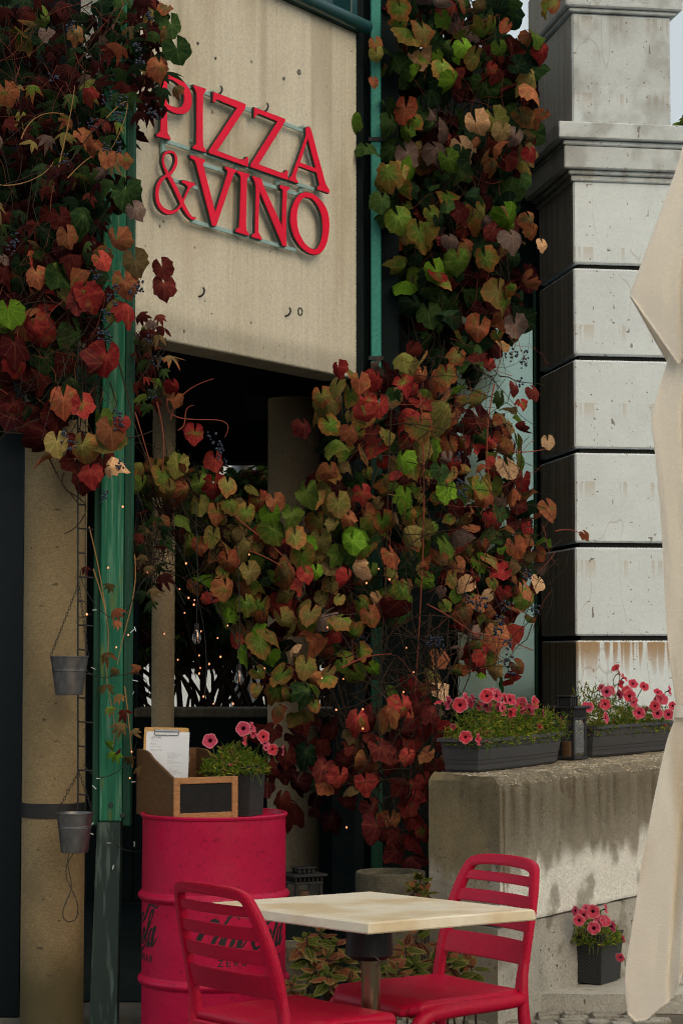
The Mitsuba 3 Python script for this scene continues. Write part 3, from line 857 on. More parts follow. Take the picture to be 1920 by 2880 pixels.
def leaflet(rs, ln, wd, ang, curl):
    """one pointed leaflet from the origin; 3 across x 5 along."""
    V, UV = [], []
    t = np.linspace(0, 1, 6)
    prof = np.sin(np.pi * t ** .8) ** .9 * wd * .5
    for i, q in enumerate(t):
        for s in (-1, 0, 1):
            V.append([s * prof[i], -q * ln, -curl * q * q * ln - .25 * abs(s) * prof[i] + (.0 if s == 0 else 0)])
            UV.append([.5 + .14 * s, q])
    V = np.array(V)
    c, s_ = np.cos(ang), np.sin(ang)
    V = V @ np.array([[c, s_, 0], [-s_, c, 0], [0, 0, 1]])
    Fc = []
    for i in range(5):
        for s in range(2):
            p = i * 3 + s
            Fc += [[p, p + 3, p + 4], [p, p + 4, p + 1]]
    return V, np.array(Fc), np.array(UV)


def creeper_mesh(_, rs):
    V, Fc, UV, n = [], [], [], 0
    for ang, ln in ((0, 1.0), (.62, .92), (-.62, .92), (1.25, .66), (-1.25, .66)):
        if rs.random() < .12: continue
        v, f, u = leaflet(rs, ln * rs.uniform(.85, 1.1), .29 * rs.uniform(.8, 1.15), ang * .9 + rs.uniform(-.15, .15), rs.uniform(.0, .9))
        V.append(v), Fc.append(f + n), UV.append(u)
        n += len(v)
    if not V: return creeper_mesh(_, rs)
    return np.vstack(V), np.vstack(Fc), np.vstack(UV)


rl = np.random.default_rng(21)
HEART = [leaf_mesh('heart' if i % 5 else 'lobed', rl, 1 if i % 4 else 2.2) for i in range(64)]
LOBED = [leaf_mesh('lobed', rl, 1 if i % 3 else 2.2) for i in range(24)]
CREEP = [creeper_mesh(0, rl) for i in range(16)]
OUT = np.array([0.18, -0.95, 0.25])


def leaf_at(pos, size, kind, shape=None, tilt=.45, roll=None, out=OUT, rs=None):
    """a placed leaf: world vertices, faces, encoded uv."""
    rs = rs or rl
    bank = shape if shape is not None else HEART
    V, Fc, UV = bank[rs.integers(len(bank))]
    nrm = out / np.linalg.norm(out) + rs.normal(0, tilt, 3)
    nrm /= np.linalg.norm(nrm)
    if nrm[1] > -.05 and rs.random() < .8: nrm[1] = -abs(nrm[1]) - .1; nrm /= np.linalg.norm(nrm)
    roll = rs.normal(0, .5) if roll is None else roll
    tip = np.array([math.sin(roll), 0, -math.cos(roll)])
    tip = tip - nrm * np.dot(tip, nrm)
    tip /= np.linalg.norm(tip)
    X_ = np.cross(-tip, nrm)
    M = np.stack([X_, -tip, nrm], 1)
    v = (V * size) @ M.T + pos
    seed = rs.integers(0, 400)
    return v, Fc, UV + [2 * seed, 2 * kind]


def shape_mesh(lst):
    n, V, Fc, UV = 0, [], [], []
    for v, f, u in lst:
        V.append(v), Fc.append(f + n), UV.append(u)
        n += len(v)
    return (np.vstack(V), np.vstack(Fc)), np.vstack(UV)


def put_leaves(root, lst, mat_='leaf', most=300):
    """the biggest in view as parts, the rest as one stuff part."""
    lst = sorted(lst, key=lambda q: q[0][:, 1].mean())
    for l in lst[:most]:
        part(root, 'leaf', (l[0], l[1]), mat_, True, l[2])
    if len(lst) > most:
        (v, f), u = shape_mesh(lst[most:])
        part(root, 'foliage', (v, f), mat_, True, u, kind='stuff')


import shapely


def region(px_poly, Y):
    return Polygon([at(x, y, Y)[[0, 2]] for x, y in px_poly])


def darts(poly, dist, rs, tries=30000):
    """points of the vine's plane at least dist apart."""
    x0, z0, x1, z1 = poly.bounds
    c = np.stack([rs.uniform(x0, x1, tries), rs.uniform(z0, z1, tries)], 1)
    c = c[shapely.contains_xy(poly, c[:, 0], c[:, 1])]
    cell, keep = {}, []
    for q in c:
        k = (int(q[0] // dist), int(q[1] // dist))
        if any(np.hypot(*(q - o)) < dist for a in (-1, 0, 1) for b in (-1, 0, 1) for o in cell.get((k[0] + a, k[1] + b), ())): continue
        cell.setdefault(k, []).append(q)
        keep.append(q)
    return np.array(keep)


def choose(w, rs):
    k = list(w)
    p = np.array([w[i] for i in k], float)
    return k[rs.choice(len(k), p=p / p.sum())]


def fill(poly, Y, thick, dist, size, weights, rs, bank=None, tilt=.45, out=OUT, slope=None, gap=0.0):
    """leaves through the curtain's volume; weights(x, z, rs) -> a dict of kinds."""
    res = []
    for x, z in darts(poly, dist, rs):
        if gap and meshkit.noise(np.array([x * 4.5, 3.0, z * 4.5])) < gap: continue
        yy = Y + (slope(x) if slope else 0) + rs.uniform(0, 1) ** 1.3 * thick
        b = bank(rs) if callable(bank) else bank
        res.append(leaf_at(np.array([x, yy, z]), rs.uniform(*size), choose(weights(x, z, rs), rs), b, tilt, out=out, rs=rs))
    return res


def twigs(poly, Y, thick, n, rs, ln=(.15, .5), r=(.0012, .003), down=.6):
    ms = []
    x0, z0, x1, z1 = poly.bounds
    while len(ms) < n:
        x, z = rs.uniform(x0, x1), rs.uniform(z0, z1)
        if not shapely.contains_xy(poly, x, z): continue
        p = np.array([x, Y + rs.uniform(-.02, thick), z])
        d = np.array([rs.normal(0, .7), rs.normal(0, .25), -down + rs.normal(0, .6)])
        pts = [p]
        k, l = 5, rs.uniform(*ln) / 5
        for _ in range(k):
            d = d / np.linalg.norm(d) + rs.normal(0, .28, 3) * [1, .5, 1] + [0, 0, -.05]
            pts.append(pts[-1] + d / np.linalg.norm(d) * l)
        if not shapely.contains_xy(poly, pts[-1][0], pts[-1][2]): continue
        rr = rs.uniform(*r)
        ms.append(tube(pts, np.linspace(rr, rr * .5, len(pts)), 4, False))
    return cat(ms)


BERRY = trimesh.creation.icosphere(1, 1.0)


def berries(pos, rs, n=14, r=.0062, w=.022, h=.06):
    ms = []
    for _ in range(n):
        q = pos + np.array([np.clip(rs.normal(0, w * .6), -w * .8, w * .8), np.clip(rs.normal(0, w * .4), -w * .5, w * .5), -rs.uniform(0, h * .8)])
        ms.append((BERRY.vertices * r * rs.uniform(.75, 1.1) + q, BERRY.faces))
    return cat(ms)


def berry_parts(root, pts, Y, rs, **kw):
    for px, py in pts:
        part(root, 'berry_cluster', berries(at(px, py, Y), rs, **kw), 'berry_blue', True)


# ------------------------------------------------------------------ vine 1: the creeper hanging at the upper left
r1 = np.random.default_rng(31)
Y1 = 8.62
A1 = region([(-60, -60), (420, -60), (435, 60), (445, 130), (425, 205), (390, 250), (335, 280), (315, 400), (318, 520), (270, 570), (250, 700), (250, 790), (-60, 800)], Y1)
v1 = thing('creeper_curtain', 'dark red and green creeper hanging thick over the top left corner', 'vine')


def w1(x, z, rs):
    px = 960 + x / Y1 * F
    warm = .35 + .5 * (meshkit.noise(np.array([x * 5, 1.0, z * 5])) > .6)
    return {11: 3.0, 10: 3.0, 4: 2.4, 7: 2.2, 6: .9, 2: .25 * warm, 3: .55 * warm, 9: .9, 0: .3, 1: .4, 5: .08 * warm}


front = fill(A1, Y1, .22, .048, (.055, .092), w1, r1, bank=lambda rs: CREEP if rs.random() < .93 else LOBED, tilt=.6, gap=.40)
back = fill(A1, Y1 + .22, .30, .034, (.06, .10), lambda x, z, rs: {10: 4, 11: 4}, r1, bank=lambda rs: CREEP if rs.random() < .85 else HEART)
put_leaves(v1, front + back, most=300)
part(v1, 'twig', twigs(A1, Y1 + .03, .3, 70, r1, (.08, .3), (.0008, .0018)), 'red_stem', True, kind='stuff')
part(v1, 'bark_twig', twigs(A1, Y1 + .05, .3, 80, r1, (.3, .8), (.001, .003)), 'vine_bark', True, kind='stuff')
for pts in ([(0, 520), (60, 515), (140, 470), (150, 455)], [(190, 500), (230, 460), (270, 432), (300, 420)], [(165, 470), (185, 380), (205, 280), (210, 240)], [(300, 330), (330, 300), (352, 285), (345, 350), (300, 420)], [(60, 390), (110, 325), (180, 320)]):
    part(v1, 'stem', tube(spline([at(x, y, Y1 - .05 + .01 * k) for k, (x, y) in enumerate(pts)], 24), np.linspace(.0026, .0014, 24), 6), 'straw_stem', True)
berry_parts(v1, [(385, 110), (395, 150), (300, 260), (330, 310), (420, 290), (440, 300), (30, 680), (40, 655), (120, 90), (300, 400), (330, 395), (345, 265), (200, 60), (180, 430), (425, 30), (260, 330), (150, 200)], Y1 - .05, r1, n=11, r=.0055)
# big leaves in front of the sign's corner
for px, py, s, k, rl_ in ((455, 60, 60, 7, .3), (470, 110, 55, 6, -.2), (449, 205, 78, 3, .1), (497, 172, 105, 7, .2), (494, 262, 46, 6, 0), (350, 575, 110, 7, -.2), (378, 610, 70, 9, .5), (232, 408, 70, 3, .6), (262, 425, 60, 3, -.3), (300, 465, 70, 3, -.2), (352, 465, 60, 3, .3), (15, 285, 85, 3, .3),
                          (130, 110, 60, 9, 0), (215, 105, 60, 6, 0), (250, 270, 60, 2, 0), (480, 95, 80, 7, .2), (470, 40, 60, 6, -.2), (235, 640, 95, 7, 0), (170, 640, 80, 4, .3)):
    l = leaf_at(at(px, py - s * .35, Y1 - .06), s * .62 / F * Y1, k, HEART if s > 60 else LOBED, .25, rl_, rs=r1)
    part(v1, 'leaf', (l[0], l[1]), 'leaf', True, l[2])

# ------------------------------------------------------------------ vine 2: heart leaves over the post and column
r2_ = np.random.default_rng(32)
Y2 = 8.60
A2 = region([(-60, 760), (250, 700), (300, 620), (360, 700), (345, 880), (300, 960), (330, 1050), (310, 1270), (250, 1350), (190, 1340), (140, 1300), (60, 1240), (-60, 1290)], Y2)
v2 = thing('grape_vine', 'vine with big red and green heart leaves over the green post at left', 'vine')


def w2(x, z, rs):
    return {2: 1.3, 3: 2.4, 4: 2.2, 0: .9, 1: 1.2, 6: 2.0, 7: 1.2}


l2 = fill(A2, Y2, .16, .085, (.06, .112), w2, r2_, tilt=.42, gap=.36)
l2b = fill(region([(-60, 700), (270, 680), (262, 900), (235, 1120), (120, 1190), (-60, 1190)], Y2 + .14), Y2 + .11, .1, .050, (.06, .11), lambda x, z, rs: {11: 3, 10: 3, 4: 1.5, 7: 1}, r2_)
ex2 = [(55, 1045, 100, 2, .1, 'red'), (22, 915, 118, 8, .1, ''), (95, 960, 110, 2, .2, ''), (178, 1160, 110, 3, 0, ''), (190, 690, 80, 3, .3, ''), (245, 865, 90, 3, .5, ''), (285, 1060, 100, 4, .1, ''), (40, 1010, 120, 4, 0, ''),
       (250, 870, 110, 2, .4, ''), (300, 1045, 120, 2, -.1, ''), (232, 1170, 90, 2, .2, ''), (312, 1245, 110, 3, .1, ''), (160, 1275, 90, 1, .1, ''), (230, 1290, 100, 1, -.1, ''), (255, 1355, 95, 2, .1, ''), (312, 1335, 70, 5, 1.4, ''),
       (215, 880, 90, 4, 0, ''), (230, 850, 100, 2, -.3, ''), (380, 770, 95, 6, .2, ''), (455, 780, 80, 4, .3, ''), (460, 830, 90, 4, .1, ''), (350, 830, 100, 3, .2, ''), (355, 890, 90, 2, .5, ''), (285, 755, 70, 2, .6, ''), (345, 1205, 55, 2, 0, '')]
exl = []
for px, py, s, k, ro, _ in ex2:
    exl.append(leaf_at(at(px, py - s * .38, Y2 - .05), s * .60 / F * Y2, k, HEART, .22, ro, rs=r2_))
for l in exl: part(v2, 'leaf', (l[0], l[1]), 'leaf', True, l[2])
put_leaves(v2, l2 + l2b, most=300)
part(v2, 'twig', twigs(A2, Y2 + .02, .2, 110, r2_), 'vine_bark', True, kind='stuff')
part(v2, 'red_twig', twigs(A2, Y2, .15, 60, r2_, (.06, .2), (.001, .002)), 'red_stem', True, kind='stuff')
for pts in ([(225, 980), (232, 1100), (222, 1250), (226, 1400)], [(310, 960), (330, 1010), (390, 1230), (420, 1300)], [(300, 1230), (370, 1230), (450, 1200)], [(180, 1330), (190, 1380), (240, 1420), (215, 1480), (180, 1500)], [(140, 1290), (170, 1350), (225, 1420)]):
    part(v2, 'stem', tube(spline([at(x, y, Y2 + .06) for x, y in pts], 24), np.linspace(.004, .0022, 24), 6), 'vine_bark', True)
berry_parts(v2, [(290, 920), (300, 870), (330, 800), (390, 790), (375, 800), (335, 1180), (340, 1290), (290, 1380), (330, 1150), (180, 1210), (205, 1240), (270, 760), (315, 825), (300, 930)], Y2 - .06, r2_, n=10, r=.0058)

# small-leaved creeper right of the post
A3 = region([(375, 870), (455, 880), (478, 1000), (470, 1080), (430, 1130), (380, 1130)], 8.9)
v3 = thing('young_creeper', 'small drooping creeper shoots just right of the green post below the sign panel', 'vine')
l3 = fill(A3, 8.88, .12, .040, (.045, .075), lambda x, z, rs: {4: 3, 6: 2, 7: 1.6, 9: 1, 0: .6, 2: .3}, r2_, bank=CREEP, tilt=.5)
A3b = region([(378, 1440), (440, 1430), (470, 1520), (450, 1620), (420, 1690), (385, 1640)], 8.95)
l3 += fill(A3b, 8.95, .2, .045, (.05, .08), lambda x, z, rs: {10: 3, 11: 2, 7: 2, 6: 1}, r2_, bank=CREEP, tilt=.6, gap=.38)
part(v3, 'bark_twig', twigs(A3b, 8.97, .15, 60, r2_, (.15, .4)), 'vine_bark', True, kind='stuff')
put_leaves(v3, l3, most=250)
part(v3, 'twig', twigs(A3, 8.9, .1, 30, r2_, (.1, .3)), 'vine_bark', True, kind='stuff')
for px, py, s, k, ro in ((490, 1100, 55, 2, .3), (492, 1140, 55, 3, -.2), (548, 1245, 70, 2, -.1)):
    l = leaf_at(at(px, py - s * .38, 8.85), s * .6 / F * 8.85, k, HEART, .25, ro, rs=r2_)
    part(v3, 'leaf', (l[0], l[1]), 'leaf', True, l[2])
for pts in ([(480, 1180), (540, 1090), (570, 1075), (600, 1065)], [(470, 1120), (560, 1180), (640, 1195), (632, 1230)], [(500, 1210), (520, 1180), (525, 1150), (545, 1140)], [(380, 1160), (410, 1260), (430, 1330)], [(440, 1130), (460, 1240), (455, 1330)]):
    part(v3, 'stem', tube(spline([at(x, y, 8.9) for x, y in pts], 18), np.linspace(.0034, .0016, 18), 5), 'red_stem', True)
berry_parts(v3, [(595, 1215), (620, 1260), (612, 1240), (415, 940), (440, 1000), (425, 1090)], 8.86, r2_, n=9, r=.0058)

# ------------------------------------------------------------------ vine 4: green and brown column right of the panel
r4 = np.random.default_rng(34)
Y4 = 10.86
A4 = region([(1105, -60), (1420, -60), (1440, 70), (1500, 120), (1520, 200), (1520, 330), (1490, 440), (1450, 560), (1455, 640), (1490, 720), (1490, 860), (1440, 940), (1330, 985), (1230, 950), (1170, 860), (1120, 700), (1075, 560), (1065, 420), (1085, 300), (1080, 120)], Y4)
v4 = thing('grape_vine', 'tall vine, green at its left and brown at its right, beside the teal downpipe', 'vine')


def w4(x, z, rs):
    px = 960 + x / Y4 * F
    t = np.clip((px - 1180) / 260 + rs.normal(0, .25), 0, 1)
    return {0: 4.2 * (1 - t) + .5, 7: 4.2 * (1 - t) + .6, 10: 1.2, 1: .8, 6: .8 + .7 * t, 3: 1.7 * t, 2: .7 * t, 9: 1.0, 4: .5 + .8 * t, 5: .35 * t, 8: .4 * (1 - t)}


l4 = fill(A4, Y4, .22, .068, (.045, .112), w4, r4, bank=lambda rs: HEART if rs.random() < .8 else LOBED, tilt=.70, gap=.25)
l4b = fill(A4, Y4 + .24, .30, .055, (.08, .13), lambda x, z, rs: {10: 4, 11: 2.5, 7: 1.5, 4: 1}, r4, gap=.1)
ex4 = [(990, 365, 85, 0, .1), (1035, 450, 95, 7, .2), (1090, 525, 105, 0, .1), (1075, 590, 85, 7, -.1), (1100, 380, 90, 7, .2), (1125, 55, 95, 0, .3), (1145, 130, 130, 0, .2), (1190, 120, 100, 1, .2), (1245, 215, 95, 0, .1), (1275, 260, 90, 8, .1), (1305, 155, 75, 8, .4),
       (1495, 450, 60, 2, .3), (1525, 165, 70, 2, .2), (1510, 130, 75, 0, .2), (1490, 120, 60, 3, .3), (1500, 285, 100, 3, .2), (1430, 655, 110, 8, .4), (1440, 700, 95, 9, .2), (1235, 800, 80, 2, .1), (1225, 795, 90, 8, .4), (1265, 695, 70, 9, .2), (1290, 770, 100, 0, .1), (1365, 760, 95, 0, .3),
       (1180, 690, 100, 0, .1), (1120, 650, 110, 0, .4), (1540, 50, 80, 0, .3), (1560, 30, 70, 1, .2), (1490, 640, 70, 6, .3), (1500, 670, 60, 3, .2), (1525, 705, 50, 5, .1), (1055, 140, 55, 3, .2), (1060, 175, 60, 1, .3), (1052, 245, 45, 3, .1), (1400, 860, 110, 1, .2)]
for px, py, s, k, ro in ex4:
    l = leaf_at(at(px, py - s * .38, Y4 - .05), s * .57 / F * Y4, k, HEART, .32, ro, rs=r4)
    part(v4, 'leaf', (l[0], l[1]), 'leaf', True, l[2])
put_leaves(v4, l4 + l4b, most=300 - len(ex4))
part(v4, 'twig', twigs(A4, Y4 + .08, .3, 90, r4, (.08, .35), (.0008, .002)), 'red_stem', True, kind='stuff')
part(v4, 'bark_twig', twigs(region([(1085, -60), (1440, -60), (1440, 700), (1440, 1150), (1100, 1150), (1090, 500)], Y4 + .3), Y4 + .25, .3, 190, r4, (.3, .9), (.0015, .005), 1.6), 'vine_bark', True, kind='stuff')
berry_parts(v4, [(1445, 980), (1475, 985), (1460, 1060), (1430, 990), (1470, 1010)], Y4 + .1, r4, n=9)

# ------------------------------------------------------------------ vine 5: the broad mass in the middle
r5 = np.random.default_rng(35)
Y5 = 9.72
SL5 = lambda x: 1.15 * np.clip(x / .95, 0, 1)
YP5 = lambda px: Y5 / (1 - 1.15 / .95 * max(0, px - 960) / 6000)
A5 = Polygon([at(x_, y_, YP5(x_))[[0, 2]] for x_, y_ in [(930, 1060), (1010, 1030), (1110, 985), (1200, 960), (1320, 990), (1440, 950), (1490, 1100), (1470, 1250), (1510, 1400), (1535, 1560), (1515, 1680), (1470, 1790), (1450, 1930), (1330, 1955), (1220, 2010), (1120, 1960), (1000, 1900), (900, 1900), (880, 2010),
             (800, 2000), (730, 1950), (670, 1830), (620, 1700), (560, 1620), (520, 1500), (470, 1420), (380, 1400), (385, 1300), (540, 1290), (610, 1330), (700, 1400), (780, 1375), (900, 1340), (930, 1250), (890, 1180)]])
v5 = thing('grape_vine', 'broad vine of green, red and rust heart leaves sprawling across the middle', 'vine')


def w5(x, z, rs):
    yy = Y5 + SL5(x)
    px, py = 960 + x / yy * F, 1830 - (z - HC) / yy * F
    t = np.clip((px - 1050) / 350 + rs.normal(0, .2), 0, 1)
    redzone = np.exp(-((px - 1120) / 150) ** 2 - ((py - 1120) / 130) ** 2) * 5
    return {0: 3.4 * (1 - t) + .9, 1: 2.8 * (1 - .6 * t), 8: .6 * (1 - t) + .1, 6: .8, 3: 1.1 + 1.7 * t, 2: 1.0 + redzone + .6 * t, 4: .7, 5: .3 + .2 * t, 9: .5, 7: .6}


l5 = fill(A5, Y5, .20, .066, (.042, .096), w5, r5, bank=lambda rs: HEART if rs.random() < .85 else LOBED, tilt=.72, slope=SL5, gap=.24)
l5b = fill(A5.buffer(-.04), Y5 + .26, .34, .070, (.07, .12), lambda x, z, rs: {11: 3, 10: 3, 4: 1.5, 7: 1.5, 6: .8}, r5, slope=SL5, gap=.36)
ex5 = [(1540, 1263, 55, 5, .1, .35), (1545, 1465, 90, 3, .3, .35), (1135, 1025, 85, 1, .1, 0), (1180, 1245, 110, 1, .1, 0), (1260, 1190, 130, 1, -.2, 0), (1255, 1085, 90, 1, .1, 0), (1130, 1320, 90, 8, .2, 0), (1140, 1430, 95, 8, -.2, 0), (1020, 1415, 80, 2, .2, 0), (930, 1355, 80, 3, .1, 0),
       (605, 1325, 80, 2, .1, 0), (600, 1400, 95, 2, 0, 0), (525, 1405, 90, 3, .2, 0), (460, 1375, 100, 0, .1, 0), (500, 1340, 90, 1, -.2, 0), (525, 1510, 100, 0, .2, 0), (450, 1485, 70, 6, 0, 0), (590, 1720, 65, 2, -.5, 0), (635, 1685, 90, 3, 0, 0), (690, 1725, 80, 0, .2, 0), (730, 1850, 110, 0, .3, 0), (865, 1980, 105, 7, .1, 0),
       (860, 1905, 90, 1, -.2, 0), (920, 1935, 85, 0, -.3, 0), (825, 1840, 55, 5, .1, 0), (990, 1555, 95, 8, .1, 0), (1135, 1690, 85, 0, .1, 0), (1135, 1105, 80, 2, .3, 0), (1060, 1090, 80, 2, -.2, 0), (1025, 1200, 90, 2, .2, 0), (990, 1240, 80, 3, 0, 0), (905, 1145, 80, 1, .2, 0), (855, 1225, 80, 4, .1, 0), (950, 1060, 70, 2, .3, 0), (1010, 1100, 80, 3, 0, 0),
       (400, 1395, 80, 0, .2, 0), (435, 1345, 75, 1, -.1, 0), (480, 1405, 80, 1, .3, 0), (520, 1360, 75, 3, -.3, 0), (560, 1390, 80, 0, .1, 0), (640, 1390, 80, 1, -.2, 0), (560, 1450, 85, 1, .2, 0), (610, 1470, 80, 3, 0, 0), (650, 1440, 75, 0, .4, 0), (690, 1470, 80, 0, -.3, 0), (730, 1440, 85, 3, .2, 0), (600, 1540, 85, 1, .1, 0), (650, 1530, 80, 6, .3, 0), (700, 1560, 85, 1, -.1, 0), (760, 1480, 90, 8, .3, 0), (820, 1480, 95, 0, -.2, 0), (640, 1610, 85, 3, .2, 0), (560, 1560, 70, 3, 0, 0), (830, 1540, 85, 1, .1, 0), (700, 1640, 85, 1, .2, 0),
       (548, 1245, 75, 2, .1, 0), (1395, 1820, 105, 3, 0, .3), (1365, 1880, 85, 2, .4, .3), (1430, 1350, 95, 5, .2, .3), (1350, 1400, 90, 0, -.2, .25), (1240, 1350, 80, 7, 0, .2), (1515, 1660, 70, 5, -.4, .35), (1480, 1690, 80, 3, .5, .35), (770, 1530, 110, 0, .4, 0), (860, 1420, 100, 0, .1, 0), (950, 1450, 95, 1, .1, 0), (770, 1440, 80, 3, .1, 0), (800, 1640, 90, 6, 0, 0),
       (1075, 1500, 90, 0, .1, .1), (1100, 1590, 85, 3, .2, .1), (960, 1770, 85, 1, .1, 0), (1040, 1760, 80, 3, .3, 0), (870, 1760, 90, 1, -.2, 0), (710, 1395, 60, 1, .5, 0), (860, 1640, 70, 2, .2, 0), (1390, 2000, 70, 6, 0, .25), (1240, 1880, 80, 3, .1, .2), (1645, 1520, 45, 3, .5, .15), (1500, 1120, 60, 4, .5, .35), (1450, 1110, 60, 4, .2, .35)]
for px, py, s, k, ro, _ in ex5:
    Yq = Y5 - .06 + SL5((px - 960) / F * (Y5 + .8 * max(0, px - 960) / 540))
    l = leaf_at(at(px, py - s * .38, Yq), s * .55 / F * Yq, k, HEART, .34, ro, rs=r5)
    part(v5, 'leaf', (l[0], l[1]), 'leaf', True, l[2])
put_leaves(v5, l5 + l5b, most=300 - len(ex5))
part(v5, 'twig', twigs(A5, Y5 + .1, .4, 260, r5), 'vine_bark', True, kind='stuff')
part(v5, 'red_twig', twigs(A5, Y5 + .06, .4, 110, r5, (.08, .3), (.0008, .0018), .3), 'red_stem', True, kind='stuff')
arm5 = region([(378, 1250), (520, 1250), (700, 1420), (760, 1700), (700, 1860), (600, 1760), (540, 1660), (480, 1600), (385, 1640)], Y5 + .1)
part(v5, 'tangle', twigs(arm5, Y5 + .05, .35, 150, r5, (.2, .7), (.001, .0035), .5), 'vine_bark', True, kind='stuff')
l5x = fill(arm5, Y5 + .1, .3, .10, (.04, .085), lambda x, z, rs: {10: 2, 11: 2, 7: 2, 4: 1.5, 6: 1.5, 3: 1}, r5, bank=HEART, tilt=.7, gap=.42)
(v_, f_), u_ = shape_mesh(l5x)
part(v5, 'foliage', (v_, f_), 'leaf', True, u_, kind='stuff')
low5 = region([(900, 1750), (1350, 1700), (1300, 1960), (1200, 2350), (1050, 2380), (980, 2100), (840, 1960)], Y5 + .3)
part(v5, 'bark_twig', twigs(low5, Y5 + .2, .4, 100, r5, (.3, .9), (.0015, .005), 1.0), 'vine_bark', True, kind='stuff')
for pts in ([(640, 1430), (720, 1500), (800, 1570), (830, 1620)], [(660, 1540), (730, 1560), (800, 1600)], [(1330, 1780), (1420, 1800), (1500, 1830)], [(960, 1880), (1010, 1855), (1100, 1840)], [(1200, 1700), (1300, 1760), (1420, 1870)], [(1390, 1080), (1370, 1300), (1400, 1480)], [(1560, 1495), (1600, 1490), (1640, 1505)], [(1440, 1270), (1490, 1270), (1535, 1262)],
            [(1100, 1150), (1090, 1400), (1080, 1700), (1060, 2000), (1050, 2300)], [(1180, 1100), (1190, 1500), (1170, 1900), (1150, 2300)]):
    part(v5, 'stem', tube(spline([at(x, y, Y5 + .25 if y > 1900 or len(pts) > 4 else Y5 + SL5((x - 960) / F * Y5) - .04) for x, y in pts], 22), np.linspace(.0042, .002, 22), 6), 'vine_bark' if len(pts) > 4 else 'red_stem', True)
berry_parts(v5, [(1320, 1670), (1340, 1690), (1360, 1680), (1420, 1690), (1235, 1790), (1205, 1790), (1220, 1780), (1000, 1780), (1020, 1790), (1400, 1760), (1405, 1730), (1425, 1800), (1430, 1840), (1440, 1870), (1300, 1370), (1290, 1270), (1295, 1340), (1505, 1700), (1480, 1600), (600, 1480), (590, 1300), (625, 1290), (1030, 1810)], Y5 + .22, r5, n=14)

# ------------------------------------------------------------------ vine 6: dark red leaves above the round pot
r6 = np.random.default_rng(36)
Y6 = 9.62
A6 = region([(1005, 2000), (1120, 1985), (1230, 1980), (1262, 2060), (1268, 2140), (1225, 2185), (1195, 2220), (1195, 2330), (1165, 2420), (1090, 2390), (1030, 2310), (985, 2240), (915, 2225), (900, 2160), (985, 2130)], Y6)
v6 = thing('grape_vine', 'dark red vine leaves hanging between the drum and the low wall', 'vine')
l6 = fill(A6, Y6, .18, .062, (.06, .10), lambda x, z, rs: {2: 1.6, 4: 4.2, 3: 1.0, 6: .4}, r6, bank=lambda rs: LOBED if rs.random() < .6 else HEART, tilt=.42, gap=.22)
put_leaves(v6, l6, most=200)
part(v6, 'twig', twigs(A6, Y6 + .02, .2, 70, r6), 'vine_bark', True, kind='stuff')
A6b = region([(720, 2060), (880, 2020), (1000, 2080), (960, 2330), (860, 2300), (780, 2260), (745, 2200)], 9.9)
put_leaves(v6, fill(A6b, 9.9, .2, .075, (.06, .09), lambda x, z, rs: {4: 2, 11: 2, 10: 1}, r6, bank=LOBED), most=60)

# ------------------------------------------------------------------ creeper winding down the green post
r7 = np.random.default_rng(37)
v7 = thing('post_creeper', 'thin creeper shoot winding down the front of the green post', 'vine')
Y7 = 8.86
for pts in ([(262, 1600), (290, 1690), (305, 1800), (300, 1900), (318, 2010), (310, 2120)], [(378, 1560), (372, 1690), (345, 1800), (330, 1870)], [(250, 1480), (285, 1640), (300, 1740)], [(350, 1930), (365, 2060), (372, 2160)]):
    part(v7, 'stem', tube(spline([at(x, y, Y7 + .02) for x, y in pts], 24), np.linspace(.003, .0018, 24), 6), 'straw_stem', True)
for px, py, s, k in ((325, 1735, 75, 3), (300, 1860, 85, 6), (330, 1900, 60, 6), (388, 1890, 60, 3), (300, 1950, 80, 6), (335, 1970, 60, 6), (310, 2005, 55, 0), (350, 2020, 75, 4), (340, 2060, 85, 6), (370, 2075, 60, 6), (300, 2105, 65, 8), (325, 2140, 75, 8), (340, 2125, 60, 4), (365, 2150, 70, 6), (388, 2180, 65, 6),
                   (405, 1580, 60, 6), (425, 1680, 80, 6), (420, 1610, 60, 6), (240, 1610, 55, 4), (395, 1520, 60, 4), (330, 1760, 50, 3), (310, 1660, 60, 6)):
    l = leaf_at(at(px, py - s * .3, Y7 - .03), s * .52 / F * Y7, k, CREEP, .35, r7.normal(0, .4), rs=r7)
    part(v7, 'leaf', (l[0], l[1]), 'leaf', True, l[2])

# ------------------------------------------------------------------ string lights
rs_ = np.random.default_rng(41)
sl = thing('string_light', 'dark cable of tiny warm fairy lights wound through post and vine', 'string lights')
scene['bulb_glow'] = pr((0.9, 0.5, 0.3), 0.4)
GL = {'type': 'area', 'radiance': rgb(0.28, 0.075, 0.03)}
cabs = [[(230, 1600), (260, 1690), (330, 1740), (372, 1690), (420, 1620)], [(236, 2150), (300, 2185), (360, 2140), (385, 2060)], [(240, 1880), (300, 1905), (378, 1895), (420, 1960)], [(300, 2310), (330, 2380), (400, 2395)], [(95, 1645), (150, 1705), (215, 1735), (260, 1725)],
        [(370, 1320), (420, 1480), (470, 1600), (520, 1700)], [(430, 1430), (520, 1580), (560, 1700), (575, 1960)], [(560, 1620), (640, 1760), (760, 1900), (905, 1960)], [(230, 2290), (240, 2330), (262, 2360)], [(900, 1700), (1000, 1850), (1080, 1960), (1130, 2000)]]
for c in cabs:
    Yc_ = 8.84 if c[0][0] < 400 and c[-1][0] < 430 else (9.6 if c[0][0] < 700 else 9.66)
    part(sl, 'cable', tube(spline([at(x, y, Yc_ + (.0 if i % 2 else .03)) for i, (x, y) in enumerate(c)], 26), .0018, 5), 'cable', True)
